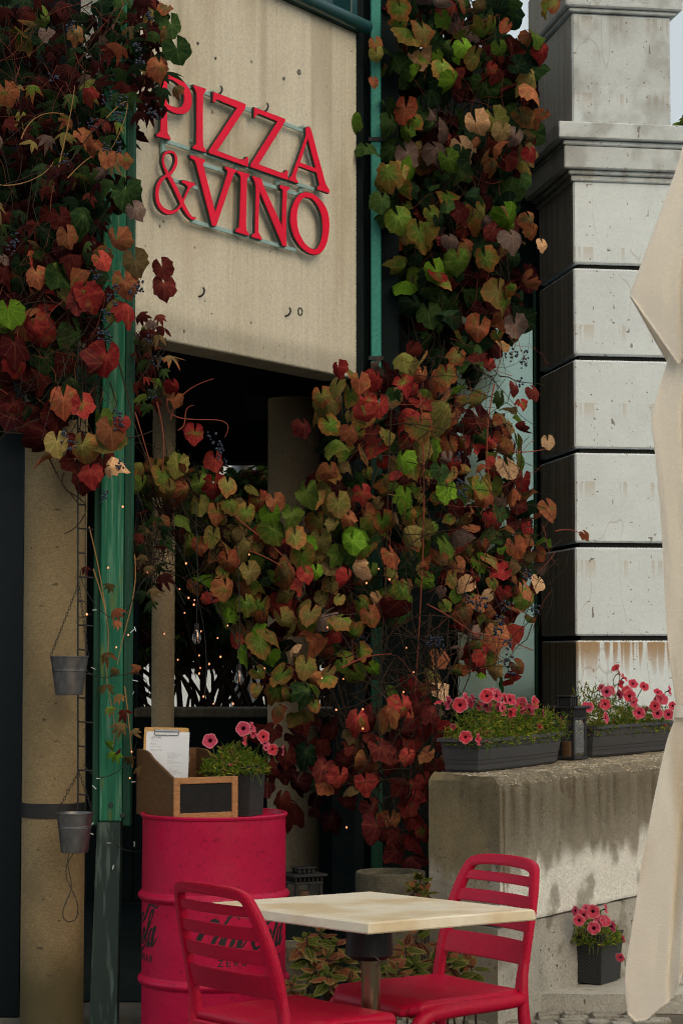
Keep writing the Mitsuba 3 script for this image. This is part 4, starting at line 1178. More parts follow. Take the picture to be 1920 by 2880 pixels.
bl = [(410, 1530, 9.2), (420, 1538, 9.2), (523, 1585, 9.55), (304, 1597, 8.80), (505, 1657, 9.55), (530, 1682, 9.55), (547, 1688, 9.55), (519, 1724, 9.55), (545, 1701, 9.55), (462, 1783, 9.55), (361, 1786, 8.80), (327, 1821, 8.80), (244, 1728, 8.70), (565, 1776, 9.55), (612, 1795, 9.5), (560, 1844, 9.5), (500, 1856, 9.5), (620, 1848, 9.5), (563, 1879, 9.5), (560, 1895, 9.5), (572, 1960, 9.5),
      (370, 2115, 8.80), (365, 2189, 8.80), (588, 1868, 9.5), (640, 1760, 9.5), (655, 1980, 9.5), (905, 1908, 9.5), (920, 1765, 9.5), (945, 1997, 9.6), (1020, 1995, 9.6), (1163, 1891, 9.9), (1134, 1947, 9.9), (1142, 1822, 9.9), (965, 1910, 9.6), (1095, 1630, 9.75), (1065, 1600, 9.75), (1030, 1640, 9.7), (700, 1560, 9.6), (744, 1880, 9.5), (974, 2328, 9.5), (1020, 2050, 9.6), (345, 1425, 8.8), (415, 1610, 9.3), (600, 1980, 9.55)]
bm = trimesh.creation.icosphere(1, 1.0)
for px, py, Yb in bl:
    r = .0042 if rs_.random() < .4 else .0033
    m = trimesh.Trimesh(bm.vertices * [r, r, r * 1.3] + at(px, py, Yb), bm.faces, process=False)
    part(sl, 'bulb', m, 'bulb_glow', True, emitter=GL)
for px, py in ((266, 1716), (145, 1710), (380, 1770), (372, 1775), (262, 1880), (374, 1950), (265, 2215), (258, 2320), (255, 2345), (306, 2372), (318, 2440), (378, 2375), (276, 2190), (375, 2200), (380, 1915)):
    q = at(px, py, 8.83)
    d = rs_.normal(0, 1, 3)
    d = d / np.linalg.norm(d) * .011
    part(sl, 'socket', tube([q - d, q + d], .0022, 5), 'clear_plastic', True)
for i, (px, py, Yb) in enumerate(((553, 1790, 9.5), (672, 1905, 9.5))):
    eb = thing('hanging_bulb', 'glowing clear light bulb ' + ('hanging in front of dark branches right of the slim column' if i == 0 else 'hanging lower by the grey lamp post seen through branches'), 'light bulb')
    q = at(px, py, Yb)
    m = lathe([(0, -.034), (.014, -.030), (.021, -.015), (.021, .0), (.014, .018), (.010, .030)], 20)
    m.apply_translation(q)
    scene.setdefault('bulb_glass', {'type': 'thindielectric'})
    part(eb, 'globe', m, 'bulb_glass', True)
    part(eb, 'filament', tube([q + [0, 0, -.022], q + [0, 0, .018]], .0042, 6), 'bulb_glow', True, emitter={'type': 'area', 'radiance': rgb(5.0, 1.7, 0.8)})
    m = lathe([(.010, .028), (.011, .03), (.011, .055), (.004, .06)], 14)
    m.apply_translation(q)
    part(eb, 'socket', m, 'black_plastic', 30)
    part(eb, 'cord', tube([q + [0, 0, .06], q + [.004, .0, .25], q + [-.01, .02, .6]], .002, 5), 'cable', True)
# ------------------------------------------------------------------ red steel drum
drum = thing('steel_drum', 'crimson steel drum printed in black script, standing before the green post', 'drum')
Yd, Rd = 8.78, .2925
dc = np.array([(605 - 960) / F * Yd * 1.001, Yd])
zd = .886
zr = [1.55 - (2506 - 1830) / F * Yd, 1.55 - (2736 - 1830) / F * Yd]
prof = [(Rd, 0), (Rd, .03)]
for z in reversed(zr):
    for t in np.linspace(-1, 1, 11): prof.append((Rd + .0165 * math.cos(t * math.pi / 2) ** 1.3, z + t * .024))
prof += [(Rd - .001, zd - .012), (Rd + .006, zd - .009), (Rd + .008, zd), (Rd + .003, zd + .005), (Rd - .006, zd + .004), (Rd - .009, zd - .004), (Rd - .012, zd - .012), (Rd * .7, zd - .012), (0, zd - .012)]
prof = [prof[0]] + [p for p in prof[1:]]
m = lathe(prof, 128)
m.apply_translation([*dc, 0])
part(drum, 'barrel', m, 'drum_red', 50)
zlid = zd - .012


def wrap(poly2d, a0, lift=.0012):
    """flat print (metres along, metres up) laid on the drum's wall; a0: angle of s = 0 from the viewer's side, to the right."""
    ms = []
    for g_ in getattr(poly2d, 'geoms', [poly2d]):
        if g_.area < 1e-6: continue
        t = trimesh.creation.extrude_polygon(g_, .001, engine='earcut')
        v, f = trimesh.remesh.subdivide_to_size(t.vertices, t.faces, .02, max_iter=12)
        a = a0 + v[:, 0] / Rd
        rr = Rd + lift * .2 + v[:, 2]
        ms.append((np.stack([dc[0] + rr * np.sin(a), dc[1] - rr * np.cos(a), v[:, 1]], 1), f))
    return cat(ms)


def pen(pts, w, n=40):
    p = spline(np.asarray(pts, float), n)
    ww = np.interp(np.linspace(0, 1, n), np.linspace(0, 1, len(w)), w)
    return unary_union([LineString([p[i], p[i + 1]]).buffer((ww[i] + ww[i + 1]) / 4, quad_segs=4) for i in range(n - 1)])


SL = .38
sh = lambda pts, dx: [(x + y * SL + dx, y) for x, y in pts]
C_ = lambda dx, k: [pen(sh([(58 * k, 84 * k), (60 * k, 104 * k), (44 * k, 112 * k), (20 * k, 92 * k), (4 * k, 50 * k), (8 * k, 14 * k), (26 * k, 0), (52 * k, 16 * k), (66 * k, 34 * k)], dx), [13, 14, 8, 16, 23, 19, 12, 6, 3])]
o_ = lambda dx: [pen(sh([(24, 64), (10, 52), (2, 24), (10, 2), (24, 4), (33, 28), (30, 54), (20, 66), (34, 56), (50, 62)], dx), [7, 15, 18, 11, 6, 12, 12, 5, 3, 3])]
c_ = lambda dx: [pen(sh([(30, 52), (28, 66), (14, 58), (2, 28), (10, 2), (24, 4), (46, 34)], dx), [12, 8, 12, 18, 13, 7, 3])]
a_ = lambda dx: [pen(sh([(32, 60), (16, 66), (2, 36), (6, 4), (18, 4), (34, 40)], dx), [6, 9, 16, 17, 8, 4]), pen(sh([(38, 68), (32, 24), (38, 2), (50, 8), (64, 34)], dx), [17, 18, 15, 8, 3])]
l_ = lambda dx: [pen(sh([(-12, 20), (8, 50), (30, 112), (30, 140), (18, 132), (8, 70), (6, 14), (16, 0), (40, 30)], dx), [4, 6, 8, 9, 9, 16, 18, 9, 3])]
word = C_(0, 1.0) + o_(66) + c_(112) + a_(150) + [pen([(226, 34), (248, 40)], [11, 11])] + C_(246, 1.05) + o_(314) + l_(366) + a_(396)
word += [pen([(100, 92), (128, 96), (150, 122), (196, 112)], [8, 12, 11, 3]), pen([(262, 2), (282, -26), (320, -24), (372, 2)], [8, 13, 10, 3]), pen([(356, 96), (392, 128), (430, 160), (470, 150), (490, 162)], [8, 15, 13, 12, 3])]
word = unary_union(word)
from shapely import affinity
word = affinity.scale(word, .00092, .00104, origin=(0, 0))
zt0 = 1.55 - (2662 - 1830) / F * 8.5


def flat_text(s, height):
    t = meshkit.text_mesh(s, height, .001, True)
    return t


def wrap_mesh(t, a0, z0):
    v = np.array(t.vertices)
    a = a0 + v[:, 0] / Rd
    rr = Rd + .0003 + v[:, 2]
    return trimesh.Trimesh(np.stack([dc[0] + rr * np.sin(a), dc[1] - rr * np.cos(a), z0 + v[:, 1]], 1), t.faces, process=False)


for k in range(3):
    a0 = math.asin((566 - 605) / 200) - .62 / Rd * k
    part(drum, 'script_lettering', wrap(affinity.translate(word, 0, zt0), a0), 'drum_print')
    tx, off = [], .09
    for ch in 'ZERO SUGAR':
        if ch != ' ':
            t = flat_text(ch, .026)
            tx.append(wrap_mesh(t, a0 + off / Rd, zt0 - .064))
            off += (t.bounds[1][0] - 0) + .010
        else: off += .022
    part(drum, 'block_lettering', cat(tx), 'drum_print')

# ------------------------------------------------------------------ table
pN, pR, pL_ = on_z(1034, 2596, .75), on_z(1502, 2558, .75), on_z(591, 2539, .75)
pB = on_z(1040, 2508, .75)
from scipy.optimize import least_squares


def tab(q, zz=0):
    cx_, cy_, yaw, tx_, ty_, ha, hb = q
    Rm = trimesh.transformations.euler_matrix(tx_, ty_, yaw, 'sxyz')[:3, :3]
    P = np.array([[-ha, -hb, zz], [ha, -hb, zz], [ha, hb, zz], [-ha, hb, zz]]) @ Rm.T + [cx_, cy_, .75]
    return P, Rm


def proj(P):
    d = np.asarray(P) - CAM
    c, s = math.cos(PITCH), math.sin(PITCH)
    yy, zz = c * d[:, 1] + s * d[:, 2], -s * d[:, 1] + c * d[:, 2]
    return np.stack([CX + F * d[:, 0] / yy, CY - F * zz / yy], 1)


tgt = np.array([[1034, 2596], [1502, 2558], [1040, 2508], [591, 2539]])
fit = least_squares(lambda q: np.concatenate([((proj(tab(q)[0]) - tgt) * [1, 1.5] * 4).ravel(), [q[3] * 150, q[4] * 150, (q[5] - q[6]) * 100]]) * 1.0, [.09, 6.68, .6, 0, 0, .33, .33])
print('table', fit.x.round(3), (proj(tab(fit.x)[0]) - tgt).round(1).tolist())
_, TR = tab(fit.x)
TM = np.eye(4)
TM[:3, :3], TM[:3, 3] = TR, (fit.x[0], fit.x[1], .75)
ha, hb = fit.x[5], fit.x[6]
tb = thing('cafe_table', 'square cafe table with a pale wood-look top on one metal column', 'table')
part(tb, 'tabletop', mul(tm(hull([[sx * (ha + e), sy * (hb + e), z] for sx in (-1, 1) for sy in (-1, 1) for e, z in ((-.006, 0), (.001, -.005), (.004, -.030), (.001, -.034))])), TM), 'table_laminate')
tcx, tcy = fit.x[0], fit.x[1]
m = lathe([(.055, .585), (.075, .60), (.07, .712)], 24); m.apply_translation([tcx, tcy, 0])
part(tb, 'tilt_housing', m, 'black_plastic', 30)
m = lathe([(.030, .02), (.030, .30), (.030, .595)], 28); m.apply_translation([tcx + .005, tcy, 0])
part(tb, 'column', m, 'chrome_brown', 40)
m = lathe([(.21, 0), (.21, .008), (.05, .03), (.032, .035), (0, .035)], 36); m.apply_translation([tcx, tcy, 0])
part(tb, 'base', m, 'black_iron', 40)
hkq = np.array([tcx + .02, tcy - .06, .60])
part(tb, 'hook', tube(spline([hkq + [-.01, 0, .012], hkq + [0, -.012, .0], hkq + [.01, -.01, -.012], hkq + [.0, -.005, -.03]], 12), .003, 6), 'galvanised', True)
part(tb, 'wire', tube([hkq + [-.012, 0, .0], hkq + [-.005, .0, .10]], .0012, 4), 'galvanised')
part(tb, 'wire', tube([hkq + [-.008, 0, .0], hkq + [.035, .0, .10]], .0012, 4), 'galvanised')


# ------------------------------------------------------------------ chairs
def plate(poly, t=.022, e=.004):
    """a moulded plate with eased edges, in x-z, thickness along y."""
    a = prism(poly.buffer(-e), -t / 2, t / 2)
    b = prism(poly.buffer(-e * .35), -t / 2 + e * .35, t / 2 - e * .35)
    c = prism(poly, -t / 2 + e, t / 2 - e)
    ms = []
    for m in (a, b, c):
        v, f = trimesh.remesh.subdivide_to_size(m.vertices, m.faces, .04, max_iter=12)
        ms.append((v, f))
    m = cat(ms)
    v = np.array(m.vertices)
    m.vertices = np.stack([v[:, 0], v[:, 2], v[:, 1]], 1)
    return m


def lean(m):
    """bends the chair's back: leaning backwards and curved round the sitter."""
    v = np.array(m.vertices)
    z, x = v[:, 2], v[:, 0]
    v[:, 1] += -.205 - .10 * np.clip((z - .45) / .41, 0, 1.2) ** 1.25 - .030 * (1 - (x / .22) ** 2) * np.clip((z - .5) / .1, 0, 1)
    m.vertices = v
    m.faces = m.faces[:, ::-1] if trimesh.Trimesh(v, m.faces, process=False).volume < 0 else m.faces
    return m


def make_chair(label, M):
    ch = thing('cafe_chair', label, 'chair', 'crimson chairs at the cafe table')
    prof = [(.232, .44), (.231, .58), (.224, .68), (.206, .77), (.192, .81), (.176, .845), (.135, .860), (.07, .864), (0, .865)]
    prof = [tuple(p) for p in chaikin(prof, 1, False)]
    out = Polygon(prof + [(-x, z) for x, z in reversed(prof[:-1])])
    inner = out.buffer(-.034).intersection(sbox(-1, .515, 1, 2))
    fr = out.difference(inner).difference(sbox(-.197, 0, .197, .53))
    part(ch, 'back_frame', mul(lean(plate(fr, .030, .007)), M), 'chair_red', 40)
    for z0, z1 in ((.775, .806), (.705, .745), (.635, .678), (.535, .605)):
        sl = inner.buffer(.008).intersection(sbox(-1, z0, 1, z1)).buffer(-.006).buffer(.006)
        part(ch, 'slat', mul(lean(plate(sl, .018, .005)), M), 'chair_red', 40)
    # seat
    pts = []
    for (x, y_, r) in ((-.205, -.20, .016), (.205, -.20, .016), (-.215, .20, .02), (.215, .20, .02), (-.17, .235, .018), (.17, .235, .018)):
        for s in trimesh.creation.icosphere(2, r).vertices: pts.append(s + [x, y_, .444 - (0.004 if y_ > .19 else 0)])
    seat = tm(hull(pts).refine_to_length(.03))
    v = np.array(seat.vertices)
    top = np.clip((v[:, 2] - .44) / .016, 0, 1)
    v[:, 2] -= top * .016 * np.clip(1 - (v[:, 0] / .2) ** 2, 0, 1) * np.clip(1 - (v[:, 1] / .22) ** 2, 0, 1)
    v[:, 2] -= .02 * np.clip((v[:, 1] - .17) / .08, 0, 1) ** 2
    seat.vertices = v
    part(ch, 'seat', mul(seat, M), 'chair_red', 40)
    for s in (-1, 1):
        # side rail turning down into the front leg, rear leg running up to the back
        rail = spline([(s * .222, -.20, .430), (s * .226, 0, .424), (s * .226, .14, .418), (s * .226, .205, .400), (s * .228, .228, .35), (s * .236, .245, .0)], 36)
        part(ch, 'leg', mul(tube(rail, np.interp(np.linspace(0, 1, 36), [0, .4, .6, 1], [.024, .025, .025, .016]), 12), M), 'chair_red', True)
        leg = spline([(s * .214, -.243, .64), (s * .220, -.216, .53), (s * .224, -.207, .43), (s * .228, -.235, .22), (s * .232, -.27, 0)], 30)
        part(ch, 'leg', mul(tube(leg, np.interp(np.linspace(0, 1, 30), [0, .25, .5, 1], [.006, .017, .022, .014]), 12), M), 'chair_red', True)
    part(ch, 'apron', mul(tube([(-.2, .222, .425), (0, .236, .422), (.2, .222, .425)], .018, 10), M), 'chair_red', True)
    part(ch, 'stretcher', mul(bx(-.215, .215, -.222, -.198, .40, .43, .008), M), 'chair_red', 30)
    return ch


# right chair: rear corners over (1215, 2745) and (1465, 2785), facing left
q = [on_z(*p, .455) for p in ((1215, 2745), (1467, 2785), (1205, 2822), (945, 2770))]
ctr = np.mean(q, 0)
fwd = ((q[2] - q[1]) + (q[3] - q[0]))[:2]
make_chair('crimson plastic chair on the right side of the table, before the low wall', frame((*ctr[:2], 0), (fwd[1], -fwd[0])))
q = [on_z(*p, .455) for p in ((890, 2792), (1105, 2853), (548, 2838))]
ctr = (q[1] + q[2]) / 2
fwd = (q[0] - q[2])[:2]
make_chair('crimson plastic chair seen from behind, left of the table before the drum', frame((*ctr[:2], 0), (fwd[1], -fwd[0])))

# ------------------------------------------------------------------ things on the drum
wb = thing('menu_box', 'stained wooden desk box with a black chalkboard front on the drum', 'box')
fl = np.array([(487 - 960) / F * 8.545, 8.545, zlid])
BM = frame((fl[0] + .004, fl[1] + .012, zlid + .001), (math.cos(.50), math.sin(.50)))
bw, bd, bh, bk = .278, .37, .164, .268
side = Polygon([(0, 0), (bd, 0), (bd, bk), (bd - .09, bk - .003), (bd - .125, bk - .012), (bd - .155, bk - .030), (.0, bh)])
for x in (0, bw - .010):
    m = prism(side, 0, .010)
    v = np.array(m.vertices)
    m.vertices = np.stack([x + v[:, 2], v[:, 0] + .0005, v[:, 1]], 1)
    m.invert() if m.volume < 0 else None
    part(wb, 'side_panel', mul(m, BM), 'dark_stained_wood')
part(wb, 'back_panel', mul(bx(.0105, bw - .0105, bd - .012, bd - .002, .002, bk, .001), BM), 'dark_stained_wood')
part(wb, 'bottom', mul(bx(.0105, bw - .0105, .012, bd - .013, .001, .008, .001), BM), 'dark_stained_wood')
cb = part(wb, 'chalkboard', mul(bx(.022, bw - .022, -.006, .008, .02, bh - .02, .001), BM), 'chalkboard')
for x0, x1, z0, z1 in ((-.002, .024, 0, bh + .004), (bw - .024, bw + .002, 0, bh + .004), (.0245, bw - .0245, 0, .026), (.0245, bw - .0245, bh - .022, bh + .004)):
    part(cb, 'frame', mul(bx(x0, x1, -.013, -.001, z0, z1, .002), BM), 'stained_wood')
part(wb, 'label_plate', mul(bx(bw - .075, bw - .045, bd - .0155, bd - .0125, bk - .06, bk - .035, .001), BM), 'pale_metal')

cl = thing('clipboard', 'wooden clipboard with a white printed menu standing in the wooden box', 'clipboard')
tl, trr = at(406, 2045, 8.85), at(531, 2048, 8.845)
cwid = np.linalg.norm(trr - tl)
ux = (trr - tl) / cwid
dn = np.array([.085, -.07, -1.0])
dn -= ux * np.dot(dn, ux)
dn /= np.linalg.norm(dn)
nz = np.cross(ux, -dn)
CM = np.eye(4)
CM[:3, 0], CM[:3, 1], CM[:3, 2], CM[:3, 3] = ux, -dn, nz, tl      # x right, y up, z out of the board towards the viewer
if nz[1] > 0: CM[:3, 2] *= -1
part(cl, 'board', mul(prism(sbox(0, -.235, cwid, 0).buffer(-.008).buffer(.008), -.0035, 0), CM), 'pale_wood')
pw = cwid
pv_, pu_ = [], []
nx, ny = 8, 14
for j in range(ny + 1):
    for i in range(nx + 1):
        u_, v_ = i / nx, j / ny
        x, y_ = .010 + u_ * (cwid - .006), -.018 - (1 - v_) * .215
        pv_.append([x, y_, .0012 + .0025 * math.sin(u_ * 3.1) * (1 - v_) + (.003 * (u_ - .8) / .2 if u_ > .8 else 0)])
        pu_.append([u_, v_])
pf_ = [[j * (nx + 1) + i, j * (nx + 1) + i + 1, (j + 1) * (nx + 1) + i + 1, (j + 1) * (nx + 1) + i] for j in range(ny) for i in range(nx)]
pf_ = np.array(pf_)
pm = trimesh.Trimesh(np.array(pv_), np.vstack([pf_[:, [0, 1, 2]], pf_[:, [0, 2, 3]]]), process=False)
part(cl, 'menu_sheet', mul(pm, CM), 'menu_paper', True, np.array(pu_))
part(cl, 'clip', mul(bx(.045, cwid - .040, -.018, -.008, .0015, .009, .002), CM), 'pale_metal')
part(cl, 'wire', mul(tube([(.045, -.010, .007), (.043, -.028, .007), (.047, -.032, .007), (cwid - .045, -.032, .007), (cwid - .040, -.028, .007), (cwid - .041, -.010, .007)], .0016, 6), CM), 'galvanised', True)


# ------------------------------------------------------------------ petunias
def flower(rs, size):
    n = 20
    th = np.linspace(0, 1, n + 1)
    a = th * 2 * np.pi
    V, UV = [], []
    lobes = 1 + rs.uniform(.06, .20) * np.abs(np.cos(2.5 * a + rs.uniform(0, 3))) + .06 * np.sin(a + rs.uniform(0, 6)) - .06
    rufa, rufp, droop = rs.uniform(.06, .26), rs.uniform(0, 6), rs.uniform(-.1, .35)
    for r, d, q in ((.06, -.95, 0.0), (.14, -.45, .18), (.26, -.20, .36), (.55, -.04, .58), (.82, .02, .80), (1.0, -.02, 1.0)):
        wv = (lobes if q > .5 else 1) * np.ones(n + 1)
        rf = rufa * np.sin(a * 5 + rufp) * q * q + (.07 * np.sin(a * 11 + rufp * 2) if q == 1.0 else 0) - droop * q * q * (1 + np.cos(a - rufp)) * .4
        for i in range(n + 1):
            V.append([np.cos(a[i]) * r * wv[i], np.sin(a[i]) * r * wv[i], d + rf[i]])
            UV.append([th[i], q])
    Fc = []
    for k in range(5):
        for i in range(n):
            p, q = k * (n + 1) + i, (k + 1) * (n + 1) + i
            Fc += [[p, q, q + 1], [p, q + 1, p + 1]]
    return np.array(V) * size, np.array(Fc), np.array(UV)


def petunia(label, flowers, Y, leaves_box, nblade, rs, extra=10):
    """flowers: (px, py, diameter in px, facing yaw, facing pitch, depth offset)."""
    pt = thing('petunia', label, 'plant', 'petunias in flower')
    for (px, py, d, yaw, pit, dy) in flowers:
        q = at(px, py, Y + dy)
        V, Fc, UV = flower(rs, d / 2 / F * (Y + dy))
        n = np.array([math.sin(yaw) * math.cos(pit), -math.cos(yaw) * math.cos(pit), math.sin(pit)])
        u = np.cross([0, 0, 1], n)
        u /= np.linalg.norm(u) + 1e-9
        M = np.stack([u, np.cross(n, u), n], 1)
        v = V @ M.T + q
        part(pt, 'flower', (v, Fc), 'petal', True, UV + [2 * rs.integers(0, 300), 0])
        s0 = q - n * (d / 2 / F * Y) * .9
        s1 = s0 + np.array([rs.normal(0, .01), .03, -.05]) - n * .01
        part(pt, 'stalk', tube(spline([s0, (s0 + s1) / 2 - n * .012, s1], 8), .0022, 5), 'green_stem', True)
    for _ in range(extra):                       # half-hidden and spent blooms turned away from the viewer
        q = leaves_box(rs) + [0, 0, .012]
        V, Fc, UV = flower(rs, rs.uniform(.011, .022))
        n = np.array([rs.normal(0, .9), rs.normal(0, .7), rs.normal(.2, .6)])
        n /= np.linalg.norm(n)
        u = np.cross([.1, .2, 1], n); u /= np.linalg.norm(u)
        part(pt, 'flower', ((V * [1, rs.uniform(.45, 1), 1]) @ np.stack([u, np.cross(n, u), n], 1).T + q, Fc), 'petal', True, UV + [2 * rs.integers(0, 300), 0])
    V, Fc, UV, n0 = [], [], [], 0
    for _ in range(nblade):
        p = leaves_box(rs)
        ln, wd = rs.uniform(.016, .036), rs.uniform(.004, .009)
        d = np.array([rs.normal(0, .8), rs.normal(-.25, .7), rs.normal(.45, .6)])
        d /= np.linalg.norm(d)
        sdir = np.cross(d, rs.normal(0, 1, 3))
        sdir /= np.linalg.norm(sdir)
        nn = np.cross(d, sdir)
        V += [p, p + d * ln * .5 + sdir * wd * .5 + nn * .002, p + d * ln - nn * ln * .2, p + d * ln * .5 - sdir * wd * .5 + nn * .002]
        Fc += [[n0, n0 + 1, n0 + 2], [n0, n0 + 2, n0 + 3]]
        k = rs.uniform(0, 1)
        UV += [[k, 0]] * 4
        n0 += 4
    part(pt, 'foliage', (np.array(V), np.array(Fc)), 'blade', False, np.array(UV), kind='stuff')
    st = []
    for _ in range(max(20, nblade // 30)):
        p = leaves_box(rs)
        st.append(tube([p - [rs.normal(0, .01), 0, .05], p, p + [rs.normal(0, .012), rs.normal(0, .01), .03]], .0014, 4, False))
    part(pt, 'stem', cat(st), 'green_stem', True, kind='stuff')
    return pt


def trough(label, LM, length, depth, h, bow):
    """grey plastic trough: rim, ribbed body, soil. x along, y back."""
    tr_ = thing('flower_box', label, 'planter', 'grey plastic flower boxes on the wall')

    def outline(e, b):
        xs = np.linspace(0, 1, 17)
        fr = [(-e + t * (length + 2 * e), -e - b * 4 * t * (1 - t)) for t in xs]
        bkp = [(length + e, depth + e), (-e, depth + e)]
        return Polygon(fr + bkp)
    rows = [(0, -.014), (.010, -.006), (.011, -.009), (.030, -.006), (.0305, -.009), (.036, -.006), (.048, -.004), (.0485, -.007), (.054, -.003), (.100, .004), (.1005, .001), (.106, .004), (h - .016, .008)]
    rows = [(z * 1.0, e) for z, e in rows if z < h - .012] + [(h - .014, .009)]
    loops = [np.array(outline(e, bow).exterior.coords)[:-1] for z, e in rows]
    n = len(loops[0])
    V = np.vstack([np.c_[l, np.full(n, z)] for l, (z, e) in zip(loops, rows)])
    Fc = []
    for k in range(len(rows) - 1):
        for i in range(n):
            j = (i + 1) % n
            Fc += [[k * n + i, k * n + j, (k + 1) * n + j], [k * n + i, (k + 1) * n + j, (k + 1) * n + i]]
    m = trimesh.Trimesh(V, np.array(Fc), process=False)
    part(tr_, 'body', mul(m, LM), 'grey_plastic', 30)
    rim = prism(outline(.020, bow).difference(outline(-.004, bow)), h - .016, h)
    part(tr_, 'rim', mul(rim, LM), 'grey_plastic', 30)
    part(tr_, 'soil', mul(prism(outline(-.002, bow), h - .05, h - .03), LM), 'soil')
    return tr_


rpn = np.random.default_rng(51)
ZW = 1.024
pA = on_z(1345, 2173, ZW)
pBx = np.array([.4666, .8845])
T1 = frame((pA[0], pA[1], ZW), pBx)
len1 = .93
trough('grey flower box on the near end of the low wall, left of the lantern', T1, len1, .17, 90 / F * pA[1] + .006, .018)


def box_fill(M, length, depth, z0, z1, edge=.03):
    def f(rs):
        t = rs.uniform(-.02, 1.0)
        q = rs.uniform(-.25, 1.0)
        hh = z0 + (z1 - z0) * rs.random() ** 1.2 * (1 - .5 * abs(2 * t - 1) ** 3)
        return loc(M, [t * length, q * depth - edge * .2, hh])
    return f


fl1 = [(1292, 1983, 42, -.2, .15, 0), (1233, 1975, 26, -.9, 1.1, .05), (1258, 1975, 38, -1.1, .2, 0), (1322, 1977, 34, -1.2, -.2, .02), (1368, 1957, 40, -.1, .25, .1), (1378, 1942, 36, -.2, .9, .2), (1398, 1957, 36, .7, .2, .2), (1312, 1965, 34, 1.0, .2, .1), (1328, 1967, 32, -1.3, -.1, .1), (1371, 1983, 38, 2.2, .2, .2), (1416, 1993, 40, 1.1, .1, .15), (1422, 1965, 36, 1.0, .4, .3),
       (1436, 1968, 36, .6, .3, .3), (1440, 2005, 34, 2.4, -.4, .2), (1465, 1978, 40, -.6, .3, .4), (1470, 1992, 36, 2.3, .2, .4), (1490, 1996, 34, 2.5, .1, .4), (1505, 1975, 36, .9, .2, .5), (1500, 2004, 30, 1.4, .1, .5), (1308, 2073, 36, -.1, .2, -.06), (1345, 2080, 34, 1.1, .1, -.06), (1350, 1985, 30, 1.9, 0, .1), (1403, 1990, 26, 2.6, 0, .2), (1528, 2008, 20, 1.6, 0, .5)]
petunia('pink petunias spilling over the near flower box, left of the lantern', fl1, 9.28, box_fill(T1, len1, .17, .11, .275), 3600, rpn, 16)
pC = on_z(1667, 2131, ZW)
T2 = frame((pC[0], pC[1], ZW), D1)
h2 = 86 / F * pC[1] + .004
trough('grey flower box right of the lantern, half behind the cream parasol', T2, .95, .17, h2, .015)
fl2 = [(1730, 1878, 26, -.8, .6, .2), (1742, 1893, 26, 1.3, .5, .25), (1755, 1905, 28, 1.2, .6, .3), (1746, 1925, 26, .8, .0, .3), (1780, 1922, 28, .3, .5, .5), (1811, 1930, 30, .3, .5, .6), (1688, 1933, 22, -.7, .5, .2), (1706, 1946, 32, .1, .1, .1), (1717, 1942, 30, .4, .3, .2), (1762, 1943, 32, 0, .4, .35), (1770, 1958, 36, .1, .2, .3), (1742, 1953, 26, 2.2, .2, .3), (1784, 1975, 34, .8, 0, .3),
       (1650, 1988, 38, -.2, .7, .05), (1702, 1980, 34, .3, .3, .1), (1688, 1987, 20, -.5, 0, .1), (1704, 2019, 32, 1.0, .2, 0), (1797, 2005, 34, .1, .1, .3), (1849, 2007, 32, .1, .1, .5), (1880, 2010, 32, .1, .1, .6), (1850, 1945, 28, .4, .7, .6), (1862, 1965, 36, .4, .4, .6), (1840, 1985, 30, -.3, .3, .5), (1884, 1943, 28, 1.2, .2, .7), (1850, 1968, 30, -.6, .3, .6), (1892, 1985, 26, .2, .2, .7)]


def fill2(rs):
    t, q = rs.uniform(-.02, 1.0), rs.uniform(-.2, 1.0)
    top = .225 + .13 * math.exp(-((t - .22) / .16) ** 2)
    return loc(T2, [t * .95, q * .17, .10 + (top - .10) * rs.random() ** 1.2])


petunia('pink petunias in the flower box right of the lantern', fl2, 10.5, fill2, 3200, rpn, 14)


# ------------------------------------------------------------------ rattan pots
def rattan(label, M, w, h, taper=.018, d=None):
    d = d or w
    rt = thing('rattan_pot', label, 'planter', 'dark woven square pots')
    t = .012
    for i, (a_, b_) in enumerate((((0, 0), (w, 0)), ((w, 0), (w, d)), ((w, d), (0, d)), ((0, d), (0, 0)))):
        c_ = np.array([w / 2, d / 2])
        lo = [np.array(p) + (c_ - p) / np.linalg.norm(c_ - p) * taper for p in (np.array(a_, float), np.array(b_, float))]
        hi = [np.array(p, float) for p in (a_, b_)]
        inn = lambda p: p + (c_ - p) * (t / (w / 2))
        pts = [[*lo[0], 0], [*lo[1], 0], [*inn(lo[0]), 0], [*inn(lo[1]), 0], [*hi[0], h], [*hi[1], h], [*inn(hi[0]), h], [*inn(hi[1]), h]]
        part(rt, 'side', mul(tm(hull(pts)), M), 'dark_rattan')
    rim = prism(sbox(-.004, -.004, w + .004, d + .004).difference(sbox(.016, .016, w - .016, d - .016)), h + .001, h + .010)
    part(rt, 'rim', mul(rim, M), 'dark_rattan')
    part(rt, 'soil', mul(bx(.014, w - .014, .014, d - .014, h - .04, h - .02, .001), M), 'soil')
    return rt


v0 = np.array([(706 - 960) / F * 8.73, 8.73, zlid])
R1 = frame((v0[0], v0[1], zlid + .001), (.36, .933))
rattan('dark woven pot on the drum, right of the wooden box', R1, .155, .196, .012)
fl3 = [(590, 2083, 40, -.1, .25, -.03), (684, 2049, 40, .0, .15, 0), (741, 2072, 36, .2, .25, 0), (711, 2044, 30, 1.3, .3, .05), (690, 2082, 34, 1.3, .1, 0), (745, 2090, 26, .6, .6, 0), (768, 2108, 32, .5, .1, 0), (797, 2110, 30, 1.6, .0, 0), (748, 2104, 18, .3, .3, -.02), (714, 2064, 26, .9, 0, .05)]


